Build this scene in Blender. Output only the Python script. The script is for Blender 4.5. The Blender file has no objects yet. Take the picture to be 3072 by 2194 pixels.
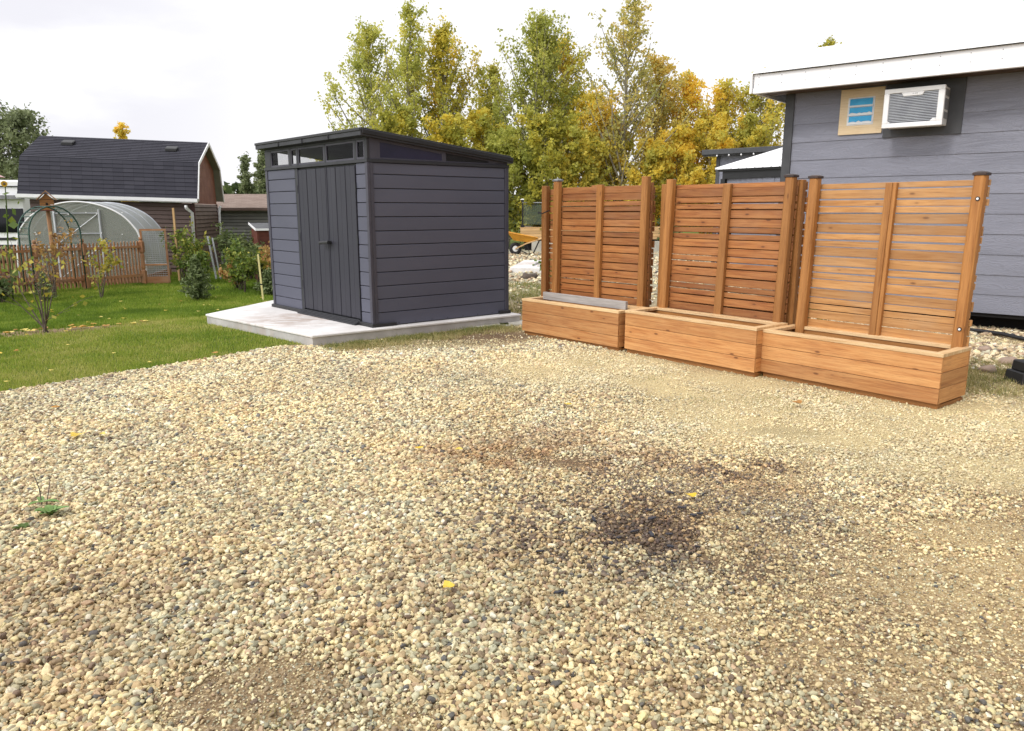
import bpy, math, random
import numpy as np
from mathutils import Vector, Matrix, noise as mnoise
R=math.radians
random.seed(7); rng=np.random.default_rng(7)
sc=bpy.context.scene
# ---------------------------------------------------------------- camera, world, sun, exposure
H=1.5
cam=bpy.data.objects.new('camera',bpy.data.cameras.new('camera')); sc.collection.objects.link(cam)
cam.location=(0,0,H); cam.rotation_euler=(R(90-11.72),0,0)
cam.data.sensor_width=36; cam.data.lens=36*2241/3072; cam.data.clip_end=2000; cam.data.clip_start=.05
sc.camera=cam
sc.view_settings.view_transform='Standard'; sc.view_settings.look='None'; sc.view_settings.gamma=1
sc.view_settings.exposure=0.0
SUN_AZ,SUN_EL=-128,46
w=bpy.data.worlds.new('World'); sc.world=w; w.use_nodes=True
nt=w.node_tree; nt.nodes.clear()
def N(nt,t,**k):
    n=nt.nodes.new(t)
    for a,b in k.items(): setattr(n,a,b)
    return n
def mth(nt,op,a,b=None,c=None,clamp=False):
    n=nt.nodes.new('ShaderNodeMath'); n.operation=op; n.use_clamp=clamp
    for i,v in enumerate((a,b,c)):
        if v is None: continue
        if isinstance(v,(int,float)): n.inputs[i].default_value=v
        else: nt.links.new(v,n.inputs[i])
    return n.outputs[0]
def mixc(nt,f,a,b,bt='MIX'):
    n=nt.nodes.new('ShaderNodeMix'); n.data_type='RGBA'; n.blend_type=bt
    for s,v in ((n.inputs[0],f),(n.inputs[6],a),(n.inputs[7],b)):
        if isinstance(v,(int,float)): s.default_value=v
        elif isinstance(v,(tuple,list)): s.default_value=(*v[:3],1)
        else: nt.links.new(v,s)
    return n.outputs[2]
def smooth(nt,v,a,b):
    n=nt.nodes.new('ShaderNodeMapRange'); n.interpolation_type='SMOOTHSTEP'
    nt.links.new(v,n.inputs[0]); n.inputs[1].default_value=a; n.inputs[2].default_value=b
    return n.outputs[0]
def dotv(nt,vec,d):
    n=nt.nodes.new('ShaderNodeVectorMath'); n.operation='DOT_PRODUCT'; nt.links.new(vec,n.inputs[0])
    n.inputs[1].default_value=Vector(d).normalized(); return n.outputs['Value']
tc=N(nt,'ShaderNodeTexCoord'); gen=tc.outputs['Generated']
sky=N(nt,'ShaderNodeTexSky'); sky.sky_type='NISHITA'; sky.sun_disc=False
sky.sun_elevation=R(SUN_EL); sky.sun_rotation=R(SUN_AZ)
noi=N(nt,'ShaderNodeTexNoise'); noi.inputs['Scale'].default_value=2.6; noi.inputs['Detail'].default_value=6
mp=N(nt,'ShaderNodeMapping'); mp.inputs['Scale'].default_value=(1,1,3.2); nt.links.new(gen,mp.inputs[0]); nt.links.new(mp.outputs[0],noi.inputs['Vector'])
sund=(math.sin(R(SUN_AZ))*math.cos(R(SUN_EL)),math.cos(R(SUN_AZ))*math.cos(R(SUN_EL)),math.sin(R(SUN_EL)))
glow_and_dim=mth(nt,'SUBTRACT',mth(nt,'MULTIPLY',smooth(nt,dotv(nt,gen,sund),.1,1.0),1.1),mth(nt,'MULTIPLY',smooth(nt,dotv(nt,gen,(.8,-.6,.05)),.15,.85),.62))  # unseen sky shaped: brighter round the sun, dimmed behind right to darken shed's side
base=mth(nt,'ADD',1.16,glow_and_dim)
left=mth(nt,'MULTIPLY',smooth(nt,dotv(nt,gen,(-.56,.82,.12)),.935,.996),smooth(nt,noi.outputs[0],.36,.52))
cloud=mixc(nt,1.0,(1,1,1),(1,1,1))
scl=N(nt,'ShaderNodeVectorMath'); scl.operation='SCALE'; scl.inputs[0].default_value=(1,.995,1.01); nt.links.new(base,scl.inputs['Scale'])
grey=mixc(nt,left,scl.outputs[0],(.95,.94,1.0))
scs=N(nt,'ShaderNodeVectorMath'); scs.operation='SCALE'; nt.links.new(sky.outputs[0],scs.inputs[0]); scs.inputs['Scale'].default_value=.1
allc=mixc(nt,.94,scs.outputs[0],grey)
bg=N(nt,'ShaderNodeBackground'); nt.links.new(allc,bg.inputs[0]); bg.inputs[1].default_value=1.0
wo=N(nt,'ShaderNodeOutputWorld'); nt.links.new(bg.outputs[0],wo.inputs[0])
sl=bpy.data.lights.new('sun','SUN'); sl.energy=1.5; sl.angle=R(12); sl.color=(1,.96,.9)
so=bpy.data.objects.new('sun',sl); sc.collection.objects.link(so)
so.rotation_euler=Vector(sund).to_track_quat('Z','Y').to_euler(); so.location=(-6,-6,12)

# ---------------------------------------------------------------- ground height
def S(t): t=max(0.,min(1.,t)); return t*t*(3-2*t)
def zg(x,y): return -.45*S((math.hypot(x,y)-10.2)/7)*S((-x-2.2)/3)
def zga(x,y):
    a=np.clip((np.hypot(x,y)-10.2)/7,0,1); b=np.clip((-x-2.2)/3,0,1)
    return -.45*a*a*(3-2*a)*b*b*(3-2*b)
# ---------------------------------------------------------------- materials
MATS={}
def newmat(name):
    m=bpy.data.materials.new(name); m.use_nodes=True; t=m.node_tree; t.nodes.clear()
    b=t.nodes.new('ShaderNodeBsdfPrincipled'); o=t.nodes.new('ShaderNodeOutputMaterial'); t.links.new(b.outputs[0],o.inputs[0])
    MATS[name]=m; return m,t,b,o
def setc(t,s,v):
    if isinstance(v,(tuple,list)): s.default_value=(*v[:3],1)
    elif isinstance(v,(int,float)): s.default_value=v
    else: t.links.new(v,s)
def noise(t,vec,scale,detail=4,rough=.55,dist=0):
    n=t.nodes.new('ShaderNodeTexNoise'); n.inputs['Scale'].default_value=scale; n.inputs['Detail'].default_value=detail
    n.inputs['Roughness'].default_value=rough; n.inputs['Distortion'].default_value=dist
    if vec is not None: t.links.new(vec,n.inputs['Vector'])
    return n.outputs[0]
def mapping(t,vec,scale=(1,1,1),loc=(0,0,0)):
    n=t.nodes.new('ShaderNodeMapping'); n.inputs['Scale'].default_value=scale; n.inputs['Location'].default_value=loc
    t.links.new(vec,n.inputs[0]); return n.outputs[0]
def ocoord(t): return t.nodes.new('ShaderNodeTexCoord').outputs['Object']
def uvc(t):
    n=t.nodes.new('ShaderNodeUVMap'); n.uv_map='uv'; return n.outputs[0]
def attr(t,name,ty='GEOMETRY',out='Fac'):
    n=t.nodes.new('ShaderNodeAttribute'); n.attribute_name=name; n.attribute_type=ty; return n.outputs[out]
def bump(t,b,h,strength,dist=.01):
    n=t.nodes.new('ShaderNodeBump'); n.inputs['Strength'].default_value=strength; n.inputs['Distance'].default_value=dist
    t.links.new(h,n.inputs['Height']); t.links.new(n.outputs[0],b.inputs['Normal'])
def simple(name,c,c2=None,rough=.6,metal=0,scale=8,bs=.15,bd=.004,spec=.4,stretch=(1,1,1)):
    m,t,b,o=newmat(name)
    v=mapping(t,ocoord(t),stretch)
    n1=noise(t,v,scale,6)
    c2=c2 or tuple(x*.8 for x in c)
    setc(t,b.inputs['Base Color'],mixc(t,smooth(t,n1,.3,.7),c,c2))
    n2=noise(t,v,scale*9,4)
    r=mth(t,'ADD',mth(t,'MULTIPLY',n1,.25),rough-.12); t.links.new(r,b.inputs['Roughness'])
    b.inputs['Metallic'].default_value=metal; b.inputs['Specular IOR Level'].default_value=spec
    bump(t,b,n2,bs,bd); return m
def wood(name,c,dark,light,knots=1.0,gl=1.0,rough=.55,weather=0):
    m,t,b,o=newmat(name)
    u=uvc(t)
    lo=noise(t,mapping(t,u,(.9,5,1)),1.6,3,.5,.4)
    rings=noise(t,mapping(t,u,(1.3,26,1)),1.4,5,.6,.9)
    fine=noise(t,mapping(t,u,(7,170,1)),1.0,4,.6)
    vor=t.nodes.new('ShaderNodeTexVoronoi'); vor.inputs['Scale'].default_value=1; vor.inputs['Randomness'].default_value=1
    t.links.new(mapping(t,u,(3.6,9.5,1)),vor.inputs['Vector'])
    kd=vor.outputs['Distance']
    kn=mth(t,'SUBTRACT',1,smooth(t,kd,.05,.13))
    kh=mth(t,'SUBTRACT',1,smooth(t,kd,.1,.34))
    tint=attr(t,'tint')
    f=mth(t,'ADD',mth(t,'MULTIPLY',smooth(t,rings,.38,.62),.62*gl),mth(t,'MULTIPLY',smooth(t,lo,.35,.7),.45))
    col=mixc(t,f,light,c)
    col=mixc(t,mth(t,'MULTIPLY',smooth(t,rings,.58,.72),.45),mixc(t,mth(t,'MULTIPLY',smooth(t,fine,.5,.72),.45),col,dark),dark)
    col=mixc(t,mth(t,'MULTIPLY',kh,.45*knots),col,c)
    col=mixc(t,mth(t,'MULTIPLY',kn,.85*knots),col,dark)
    col=mixc(t,mth(t,'MULTIPLY',smooth(t,tint,.45,1.0),.62),col,mixc(t,.5,col,dark))
    col=mixc(t,mth(t,'MULTIPLY',mth(t,'SUBTRACT',1,smooth(t,tint,0,.4)),.45),col,mixc(t,1.0,col,(1.25,1.2,1.1),'MULTIPLY'))
    if weather:
        wn=noise(t,ocoord(t),2.5,5); col=mixc(t,mth(t,'MULTIPLY',smooth(t,wn,.4,.7),weather),col,(.33,.27,.2))
    setc(t,b.inputs['Base Color'],col)
    b.inputs['Roughness'].default_value=rough; b.inputs['Specular IOR Level'].default_value=.3
    bump(t,b,mth(t,'ADD',mth(t,'MULTIPLY',rings,.5),mth(t,'MULTIPLY',fine,.6)),.35,.003)
    return m
M_box=wood('cedar_box',(.45,.19,.062),(.13,.048,.018),(.62,.325,.125),1.0,rough=.62,weather=.05)
M_slat=wood('cedar_slat',(.28,.098,.030),(.085,.028,.012),(.42,.185,.062),1.0,weather=.1)
M_slat2=wood('cedar_slat_bleached',(.38,.18,.06),(.14,.055,.02),(.52,.28,.11),1.0,weather=.22)
M_post=wood('cedar_post',(.29,.12,.033),(.11,.042,.015),(.40,.185,.058),.7)
M_fen=wood('fence_wood',(.33,.14,.06),(.12,.045,.025),(.42,.22,.11),.4,weather=.35)
M_ply=wood('plywood',(.66,.50,.30),(.45,.3,.16),(.74,.60,.40),.25,.6)
M_greyw=wood('weathered_lumber',(.30,.28,.27),(.15,.13,.12),(.42,.40,.39),.9)
M_pale=wood('pale_lumber',(.58,.36,.16),(.3,.17,.08),(.66,.45,.23),.5)
M_bark=simple('aspen_bark',(.36,.34,.27),(.16,.14,.10),.8,scale=5,bs=.5,stretch=(1,1,.4))
M_twig=simple('dark_bark',(.075,.055,.045),(.14,.11,.085),.8,scale=12)
def plastic_siding(name,c,groove=60,b1=.25,streak=.0):
    m,t,b,o=newmat(name)
    u=uvc(t)
    n=noise(t,mapping(t,u,(3,groove*2.2,1)),1,5,.6)
    n2=noise(t,mapping(t,u,(.6,1.5,1)),1.3,5)
    tint=attr(t,'tint')
    col=mixc(t,smooth(t,n2,.3,.75),c,tuple(x*.86 for x in c))
    col=mixc(t,mth(t,'MULTIPLY',tint,.18),col,tuple(x*.75 for x in c))
    sc1=noise(t,mapping(t,u,(7,2.2,1),(3,7,0)),1.0,2)
    col=mixc(t,mth(t,'MULTIPLY',smooth(t,sc1,.72,.80),.35),col,tuple(min(1,x*2.2+.03) for x in c))
    setc(t,b.inputs['Base Color'],col)
    t.links.new(mth(t,'ADD',.42,mth(t,'MULTIPLY',n2,.25)),b.inputs['Roughness']); b.inputs['Specular IOR Level'].default_value=.35
    bump(t,b,n,b1,.002); return m
M_keter=plastic_siding('grey_resin_siding',(.094,.097,.134))
M_ketdoor=plastic_siding('dark_resin_door',(.033,.033,.046))
M_ketdark=simple('charcoal_resin',(.027,.028,.034),(.022,.022,.027),.5,scale=4,bs=.08)
M_kettrim=simple('slate_resin_trim',(.06,.058,.078),(.05,.048,.066),.5,scale=4,bs=.08)
def lap(name,c):
    m,t,b,o=newmat(name)
    u=uvc(t)
    wn=t.nodes.new('ShaderNodeTexNoise'); wn.inputs['Scale'].default_value=1; wn.inputs['Detail'].default_value=2; wn.inputs['Distortion'].default_value=1.6
    t.links.new(mapping(t,u,(.9,5.5,1)),wn.inputs['Vector'])
    rings=mth(t,'ABSOLUTE',mth(t,'SINE',mth(t,'MULTIPLY',wn.outputs[0],95)))
    fine=noise(t,mapping(t,u,(9,150,1)),1,3)
    d=noise(t,mapping(t,u,(.7,3,1)),1.4,5)
    tint=attr(t,'tint')
    col=mixc(t,smooth(t,d,.3,.75),c,tuple(x*.88 for x in c))
    col=mixc(t,mth(t,'MULTIPLY',mth(t,'SUBTRACT',1,smooth(t,rings,.05,.5)),.35),col,tuple(x*.6 for x in c))
    col=mixc(t,mth(t,'MULTIPLY',tint,.2),col,tuple(x*.82 for x in c))
    setc(t,b.inputs['Base Color'],col); b.inputs['Roughness'].default_value=.55; b.inputs['Specular IOR Level'].default_value=.35
    bump(t,b,mth(t,'ADD',rings,fine),.5,.004); return m
M_lap=lap('grey_lap_siding',(.235,.243,.295))
M_lapd=simple('charcoal_trim',(.062,.064,.07),(.048,.05,.055),.55,scale=5,bs=.1)
M_white=simple('white_metal',(.86,.86,.87),(.80,.80,.82),.4,scale=3,bs=.05)
M_whitep=simple('white_plastic',(.80,.80,.80),(.72,.72,.72),.4,scale=6,bs=.05)
M_greyg=simple('grey_grille',(.25,.25,.26),(.18,.18,.19),.5,scale=10)
M_black=simple('black_plastic',(.012,.012,.014),(.02,.02,.022),.45,scale=6)
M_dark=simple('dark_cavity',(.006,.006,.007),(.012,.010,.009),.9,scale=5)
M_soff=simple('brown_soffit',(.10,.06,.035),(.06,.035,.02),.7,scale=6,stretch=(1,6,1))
def glass(name,c,rough=.05,tr=.0,spec=.5):
    m,t,b,o=newmat(name); setc(t,b.inputs['Base Color'],c); b.inputs['Roughness'].default_value=rough
    b.inputs['Specular IOR Level'].default_value=spec
    n=noise(t,ocoord(t),2,3); bump(t,b,n,.05,.01)
    if tr:
        tb=t.nodes.new('ShaderNodeBsdfTransparent'); mx=t.nodes.new('ShaderNodeMixShader'); mx.inputs[0].default_value=1-tr
        t.links.new(tb.outputs[0],mx.inputs[1]); t.links.new(b.outputs[0],mx.inputs[2]); t.links.new(mx.outputs[0],o.inputs[0])
    return m
M_glass=glass('dark_window',(.004,.004,.008),spec=.25)
M_glassT=glass('shed_clear_pane',(.004,.004,.005),tr=.85,spec=.3)
M_blueglass=simple('blue_tinted_pane',(.012,.012,.035),(.02,.018,.05),.35,scale=3)
M_poly=glass('polycarbonate',(.34,.37,.33),.25,.62)
M_poly2=glass('polycarbonate_side',(.50,.53,.53),.3,.34)
M_rail=glass('railing_glass',(.12,.16,.12),.1,.6)
M_blue=simple('sky_blue_film',(.03,.34,.66),(.05,.42,.74),.45,scale=9,bs=.3)
M_alu=simple('aluminium',(.55,.57,.60),(.42,.44,.48),.4,.6,scale=6)
M_conc=None
def concrete(name,c,c2,sc_=3,stain=(.42,.33,.28)):
    m,t,b,o=newmat(name); v=ocoord(t)
    n=noise(t,v,sc_,7,.6); n2=noise(t,v,60,4); n3=noise(t,mapping(t,v,(2.2,9,1)),1.4,6,.65)
    col=mixc(t,smooth(t,n,.35,.65),c,c2)
    d=N(t,'ShaderNodeVectorMath'); d.operation='DISTANCE'; t.links.new(v,d.inputs[0]); d.inputs[1].default_value=(-.81,.12,.12)
    near=mth(t,'SUBTRACT',1,smooth(t,d.outputs['Value'],.25,1.0))
    st=mth(t,'MULTIPLY',near,smooth(t,n3,.44,.55))
    col=mixc(t,mth(t,'MULTIPLY',st,.8),col,stain)
    col=mixc(t,mth(t,'MULTIPLY',smooth(t,n2,.55,.75),.25),col,tuple(x*.6 for x in c2))
    setc(t,b.inputs['Base Color'],col); b.inputs['Roughness'].default_value=.8
    bump(t,b,mth(t,'ADD',n2,n3),.25,.004); return m
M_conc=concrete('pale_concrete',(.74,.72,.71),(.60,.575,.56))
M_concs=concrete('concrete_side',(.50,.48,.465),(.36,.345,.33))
M_paver=concrete('paver_concrete',(.50,.48,.42),(.38,.36,.31))
def shingle(name,c,c2,row=.14,tab=.3):
    m,t,b,o=newmat(name); u=uvc(t)
    br=t.nodes.new('ShaderNodeTexBrick'); br.offset=.5; br.inputs['Scale'].default_value=1
    br.inputs['Brick Width'].default_value=tab; br.inputs['Row Height'].default_value=row; br.inputs['Mortar Size'].default_value=.004
    br.inputs['Color1'].default_value=(*c,1); br.inputs['Color2'].default_value=(*c2,1); br.inputs['Mortar'].default_value=(*(x*.3 for x in c),1); br.inputs['Bias'].default_value=0
    t.links.new(u,br.inputs['Vector'])
    n=noise(t,u,2,5); n2=noise(t,u,90,3)
    col=mixc(t,mth(t,'MULTIPLY',n,.5),br.outputs[0],c2); col=mixc(t,mth(t,'MULTIPLY',smooth(t,n2,.45,.8),.4),col,tuple(min(1,x*2.2) for x in c))
    setc(t,b.inputs['Base Color'],col); b.inputs['Roughness'].default_value=.85; b.inputs['Specular IOR Level'].default_value=.2
    bump(t,b,n2,.4,.004); return m
M_sh1=shingle('black_shingles',(.030,.030,.040),(.048,.047,.06))
M_sh2=shingle('brown_shingles',(.17,.12,.10),(.26,.20,.17))
M_vbrown=simple('brown_vinyl',(.15,.098,.082),(.125,.083,.07),.55,scale=3,bs=.1)
M_vred=simple('red_brown_panel',(.24,.085,.05),(.19,.065,.04),.6,scale=3,bs=.1)
M_vsoff=simple('olive_soffit',(.24,.23,.18),(.2,.19,.15),.6,scale=3)
M_vgrey=simple('grey_vinyl',(.27,.27,.25),(.23,.23,.215),.6,scale=3)
M_redbox=simple('red_brown_paint',(.135,.036,.022),(.09,.025,.016),.65,scale=5)
M_green=simple('green_metal',(.02,.06,.05),(.03,.08,.06),.45,scale=9)
M_yel=simple('yellow_barrow_paint',(.70,.33,.03),(.55,.24,.03),.45,scale=7)
M_rub=simple('rubber',(.02,.018,.02),(.03,.028,.03),.8,scale=20)
M_pink=simple('pink_fabric',(.75,.42,.45),(.70,.50,.52),.8)
M_rock=simple('fieldstone',(.40,.29,.22),(.26,.2,.16),.85,scale=9,bs=.6)
M_char=simple('charcoal',(.035,.035,.045),(.02,.02,.028),.5,scale=30)
M_rope=simple('black_strap',(.01,.01,.012))
M_stake=simple('yellow_stake',(.68,.60,.30),(.6,.52,.22),.6,scale=20)
def leafmat(name,cols,tr=.35,rough=.55):
    # cols: colour ramp stops, driven by per-leaf attribute
    m,t,b,o=newmat(name); a=attr(t,'lf')
    cr=t.nodes.new('ShaderNodeValToRGB'); t.links.new(a,cr.inputs[0]); e=cr.color_ramp.elements
    e[0].position=0; e[0].color=(*cols[0],1); e[1].position=1; e[1].color=(*cols[-1],1)
    for i,c in enumerate(cols[1:-1],1):
        x=e.new(i/(len(cols)-1)); x.color=(*c,1)
    t.links.new(cr.outputs[0],b.inputs['Base Color']); b.inputs['Roughness'].default_value=rough; b.inputs['Specular IOR Level'].default_value=.35
    tl=t.nodes.new('ShaderNodeBsdfTranslucent'); t.links.new(cr.outputs[0],tl.inputs[0])
    mx=t.nodes.new('ShaderNodeMixShader'); mx.inputs[0].default_value=tr
    t.links.new(b.outputs[0],mx.inputs[1]); t.links.new(tl.outputs[0],mx.inputs[2]); t.links.new(mx.outputs[0],o.inputs[0])
    return m
GRN=(.13,.165,.035);OLV=(.26,.27,.05);YLW=(.55,.42,.06);GLD=(.60,.35,.045);ORG=(.50,.22,.03);BRN=(.28,.16,.05)
L_green=leafmat('aspen_leaves_green',[(.34,.37,.08),(.52,.53,.12),(.70,.66,.16),(.88,.76,.20)],.52)
L_mid=leafmat('aspen_leaves_turning',[(.32,.33,.06),(.54,.50,.08),(.76,.62,.09),(.90,.62,.08)],.48)
L_gold=leafmat('aspen_leaves_gold',[(.48,.47,.10),(.74,.62,.11),(.90,.68,.10),(.90,.54,.07)],.52)
L_brown=leafmat('aspen_leaves_bronze',[(.40,.41,.14),(.56,.51,.16),(.68,.55,.15),(.76,.54,.11)],.5)
L_sage=leafmat('sage_leaves',[(.15,.18,.09),(.25,.29,.15),(.37,.41,.22),(.48,.50,.30)],.45)
L_dark=leafmat('dark_leaves',[(.045,.07,.025),(.10,.14,.05),(.16,.20,.07),(.23,.26,.09)])
L_spruce=leafmat('spruce_needles',[(.06,.085,.03),(.11,.15,.05),(.17,.215,.085),(.24,.28,.12)],.15)
L_yel=leafmat('yellow_green_leaves',[(.10,.16,.03),(.2,.26,.04),(.38,.36,.06),(.55,.42,.06)])
L_red=leafmat('rust_leaves',[(.10,.05,.035),(.22,.11,.05),(.42,.22,.07),(.5,.33,.12)])
L_grass=leafmat('lawn_blades',[(.10,.17,.015),(.20,.30,.03),(.34,.39,.06),(.50,.47,.15)],.35)
L_dry=leafmat('dry_grass_blades',[(.15,.19,.05),(.3,.28,.09),(.45,.38,.17),(.55,.46,.24)],.3)
L_fall=leafmat('fallen_leaf',[(.74,.50,.04),(.72,.60,.16),(.55,.28,.05),(.4,.2,.06)],.2)
# ---------------------------------------------------------------- mesh builder
class Fr:
    def __init__(s,o,ex=(1,0,0),ey=(0,1,0),ez=(0,0,1)): s.o=Vector(o); s.e=(Vector(ex),Vector(ey),Vector(ez))
    def __call__(s,p): return s.o+s.e[0]*p[0]+s.e[1]*p[1]+s.e[2]*p[2]
    def sub(s,p,rot=None):
        return Fr(s(p),*(s.e if rot is None else [sum((s.e[j]*(rot@Vector([k==i for k in range(3)]))[j] for j in range(3)),Vector()) for i in range(3)]))
W0=Fr((0,0,0))
def azf(o,az,az2=None):
    az2=az-90 if az2 is None else az2
    return Fr(o,(math.sin(R(az)),math.cos(R(az)),0),(math.sin(R(az2)),math.cos(R(az2)),0))
class MB:
    def __init__(s): s.v=[];s.f=[];s.uv=[];s.t=[];s.m=[]
    def face(s,vs,uvs,t=.5,m=0):
        b=len(s.v); s.v+= [tuple(x) for x in vs]; s.f.append(tuple(range(b,b+len(vs)))); s.uv+=uvs; s.t.append(t); s.m.append(m)
    def box(s,fr,x0,x1,y0,y1,z0,z1,long=None,m=0,tint=None,taper=0,sk=None):
        d=[abs(x1-x0),abs(y1-y0),abs(z1-z0)]
        if long is None: long=d.index(max(d))
        lo=[min(x0,x1),min(y0,y1),min(z0,z1)]; hi=[max(x0,x1),max(y0,y1),max(z0,z1)]
        ru,rv=random.random()*40,random.random()*40; t=random.random() if tint is None else tint
        P=[(hi[0] if i&1 else lo[0],hi[1] if i&2 else lo[1],hi[2] if i&4 else lo[2]) for i in range(8)]
        if taper:
            cx,cy=(lo[0]+hi[0])/2,(lo[1]+hi[1])/2
            P=[(cx+(p[0]-cx)*(1-taper),cy+(p[1]-cy)*(1-taper),p[2]) if i&4 else p for i,p in enumerate(P)]
        if sk: P=[sk(p) for p in P]
        b=len(s.v); s.v+=[tuple(fr(p)) for p in P]
        for ax,idx in ((0,(0,4,6,2)),(0,(1,3,7,5)),(1,(0,1,5,4)),(1,(2,6,7,3)),(2,(0,2,3,1)),(2,(4,5,7,6))):
            a=[i for i in range(3) if i!=ax]
            ua=long if long in a else a[0]; va=[i for i in a if i!=ua][0]
            s.f.append(tuple(b+i for i in idx)); s.t.append(t); s.m.append(m)
            s.uv+=[(P[i][ua]+ru,P[i][va]+rv+ax*.37) for i in idx]
    def tube(s,pts,rad,n=8,m=0,tint=.5,caps=True):
        pts=[Vector(p) for p in pts]; rad=rad if isinstance(rad,(list,tuple)) else [rad]*len(pts)
        b=len(s.v); ru=random.random()*30; L=0; up=None
        for i,p in enumerate(pts):
            d=(pts[min(i+1,len(pts)-1)]-pts[max(i-1,0)]).normalized()
            if up is None: up=Vector((0,0,1)) if abs(d.z)<.9 else Vector((1,0,0))
            x=d.cross(up).normalized(); y=x.cross(d).normalized(); up=y
            for k in range(n):
                a=2*math.pi*k/n; s.v.append(tuple(p+(x*math.cos(a)+y*math.sin(a))*rad[i]))
        for i in range(len(pts)-1):
            l=(pts[i+1]-pts[i]).length
            for k in range(n):
                k2=(k+1)%n; s.f.append((b+i*n+k,b+i*n+k2,b+(i+1)*n+k2,b+(i+1)*n+k)); s.t.append(tint); s.m.append(m)
                r=rad[i]*6.28/n; s.uv+=[(L+ru,k*r),(L+ru,(k+1)*r),(L+l+ru,(k+1)*r),(L+l+ru,k*r)]
            L+=l
        if caps and rad[0]>.001:
            for base,o in ((b,-1),(b+(len(pts)-1)*n,1)):
                idx=[base+k for k in range(n)]; idx=idx[::-1] if o<0 else idx
                s.f.append(tuple(idx)); s.t.append(tint); s.m.append(m); s.uv+=[(0,0)]*n
    def prism(s,fr,poly,z0,z1,m=0,plane='xy',tint=None):
        # poly in 2d, extruded along remaining axis
        t=random.random() if tint is None else tint; n=len(poly); ru,rv=random.random()*20,random.random()*20
        def P(p,h): return {'xy':(p[0],p[1],h),'xz':(p[0],h,p[1]),'yz':(h,p[0],p[1])}[plane]
        b=len(s.v); s.v+=[tuple(fr(P(p,z0))) for p in poly]+[tuple(fr(P(p,z1))) for p in poly]
        s.f.append(tuple(b+i for i in range(n))[::-1]); s.uv+=[(p[0]+ru,p[1]+rv) for p in poly[::-1]]; s.t.append(t); s.m.append(m)
        s.f.append(tuple(b+n+i for i in range(n))); s.uv+=[(p[0]+ru,p[1]+rv) for p in poly]; s.t.append(t); s.m.append(m)
        L=0
        for i in range(n):
            j=(i+1)%n; l=math.dist(poly[i],poly[j]); s.f.append((b+i,b+j,b+n+j,b+n+i)); s.t.append(t); s.m.append(m)
            s.uv+=[(L+ru,z0+rv),(L+l+ru,z0+rv),(L+l+ru,z1+rv),(L+ru,z1+rv)]; L+=l
    def blob(s,c,r,n=10,amp=.25,seed=0,m=0,flat=.7):
        b=len(s.v); nr=n//2+1
        for i in range(nr+1):
            th=math.pi*i/nr
            for k in range(n):
                ph=2*math.pi*k/n; d=Vector((math.sin(th)*math.cos(ph),math.sin(th)*math.sin(ph),math.cos(th)))
                q=1+amp*mnoise.noise(d*1.6+Vector((seed,seed*2,0)))
                s.v.append((c[0]+d.x*r[0]*q,c[1]+d.y*r[1]*q,c[2]+d.z*r[2]*q))
        for i in range(nr):
            for k in range(n):
                k2=(k+1)%n; s.f.append((b+i*n+k,b+(i+1)*n+k,b+(i+1)*n+k2,b+i*n+k2)); s.t.append(.5); s.m.append(m); s.uv+=[(0,0),(0,.1),(.1,.1),(.1,0)]
    def build(s,name,mats,parent=None,bevel=0,smooth=False,loc=None):
        mats=mats if isinstance(mats,(list,tuple)) else [mats]
        me=bpy.data.meshes.new(name); off=Vector((0,0,0))
        q=parent
        while q is not None: off+=q.location; q=q.parent
        if parent is None:
            a=np.array(s.v); off=Vector(((a[:,0].min()+a[:,0].max())/2,(a[:,1].min()+a[:,1].max())/2,a[:,2].min()))
        vs=[(x-off.x,y-off.y,z-off.z) for x,y,z in s.v]
        me.from_pydata(vs,[],s.f); 
        ul=me.uv_layers.new(name='uv'); ul.data.foreach_set('uv',np.array(s.uv,dtype=np.float32).ravel())
        at=me.attributes.new('tint','FLOAT','FACE'); at.data.foreach_set('value',s.t)
        for m_ in mats: me.materials.append(m_)
        me.polygons.foreach_set('material_index',s.m)
        if smooth: me.polygons.foreach_set('use_smooth',[True]*len(s.f))
        me.update()
        o=bpy.data.objects.new(name,me); sc.collection.objects.link(o)
        if parent is None: o.location=off
        else: o.parent=parent
        if bevel:
            bv=o.modifiers.new('bevel','BEVEL'); bv.width=bevel; bv.segments=1; bv.limit_method='ANGLE'; bv.angle_limit=R(40)
        return o
def tag(o,label,cat,group=None,kind=None):
    if label: o['label']=label
    if cat: o['category']=cat
    if group: o['group']=group
    if kind: o['kind']=kind
    return o
def thing(name,loc,label,cat,group=None):
    o=bpy.data.objects.new(name,None); sc.collection.objects.link(o); o.location=loc; o.empty_display_size=.2
    return tag(o,label,cat,group)
def fastmesh(name,verts,faces_n,lf,mat,parent=None,idx=None,loc=(0,0,0)):
    """verts (n,3); consecutive groups of faces_n verts are faces unless idx given"""
    me=bpy.data.meshes.new(name); verts=np.asarray(verts,dtype=np.float32)-np.array(loc,dtype=np.float32); n=len(verts)
    me.vertices.add(n); me.vertices.foreach_set('co',verts.ravel())
    nf=n//faces_n; me.loops.add(nf*faces_n); me.polygons.add(nf)
    me.loops.foreach_set('vertex_index',np.arange(nf*faces_n,dtype=np.int32))
    me.polygons.foreach_set('loop_start',np.arange(nf,dtype=np.int32)*faces_n)
    try: me.polygons.foreach_set('loop_total',np.full(nf,faces_n,dtype=np.int32))
    except Exception: pass
    at=me.attributes.new('lf','FLOAT','FACE'); at.data.foreach_set('value',np.asarray(lf,dtype=np.float32))
    me.materials.append(mat); me.update(calc_edges=True)
    o=bpy.data.objects.new(name,me); sc.collection.objects.link(o)
    if parent is not None: o.parent=parent
    else: o.location=loc
    return o
def vn(p,s=1.): # value noise for arrays (n,2)
    return np.array([mnoise.noise(Vector((a*s,b*s,3.1))) for a,b in p])
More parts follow.
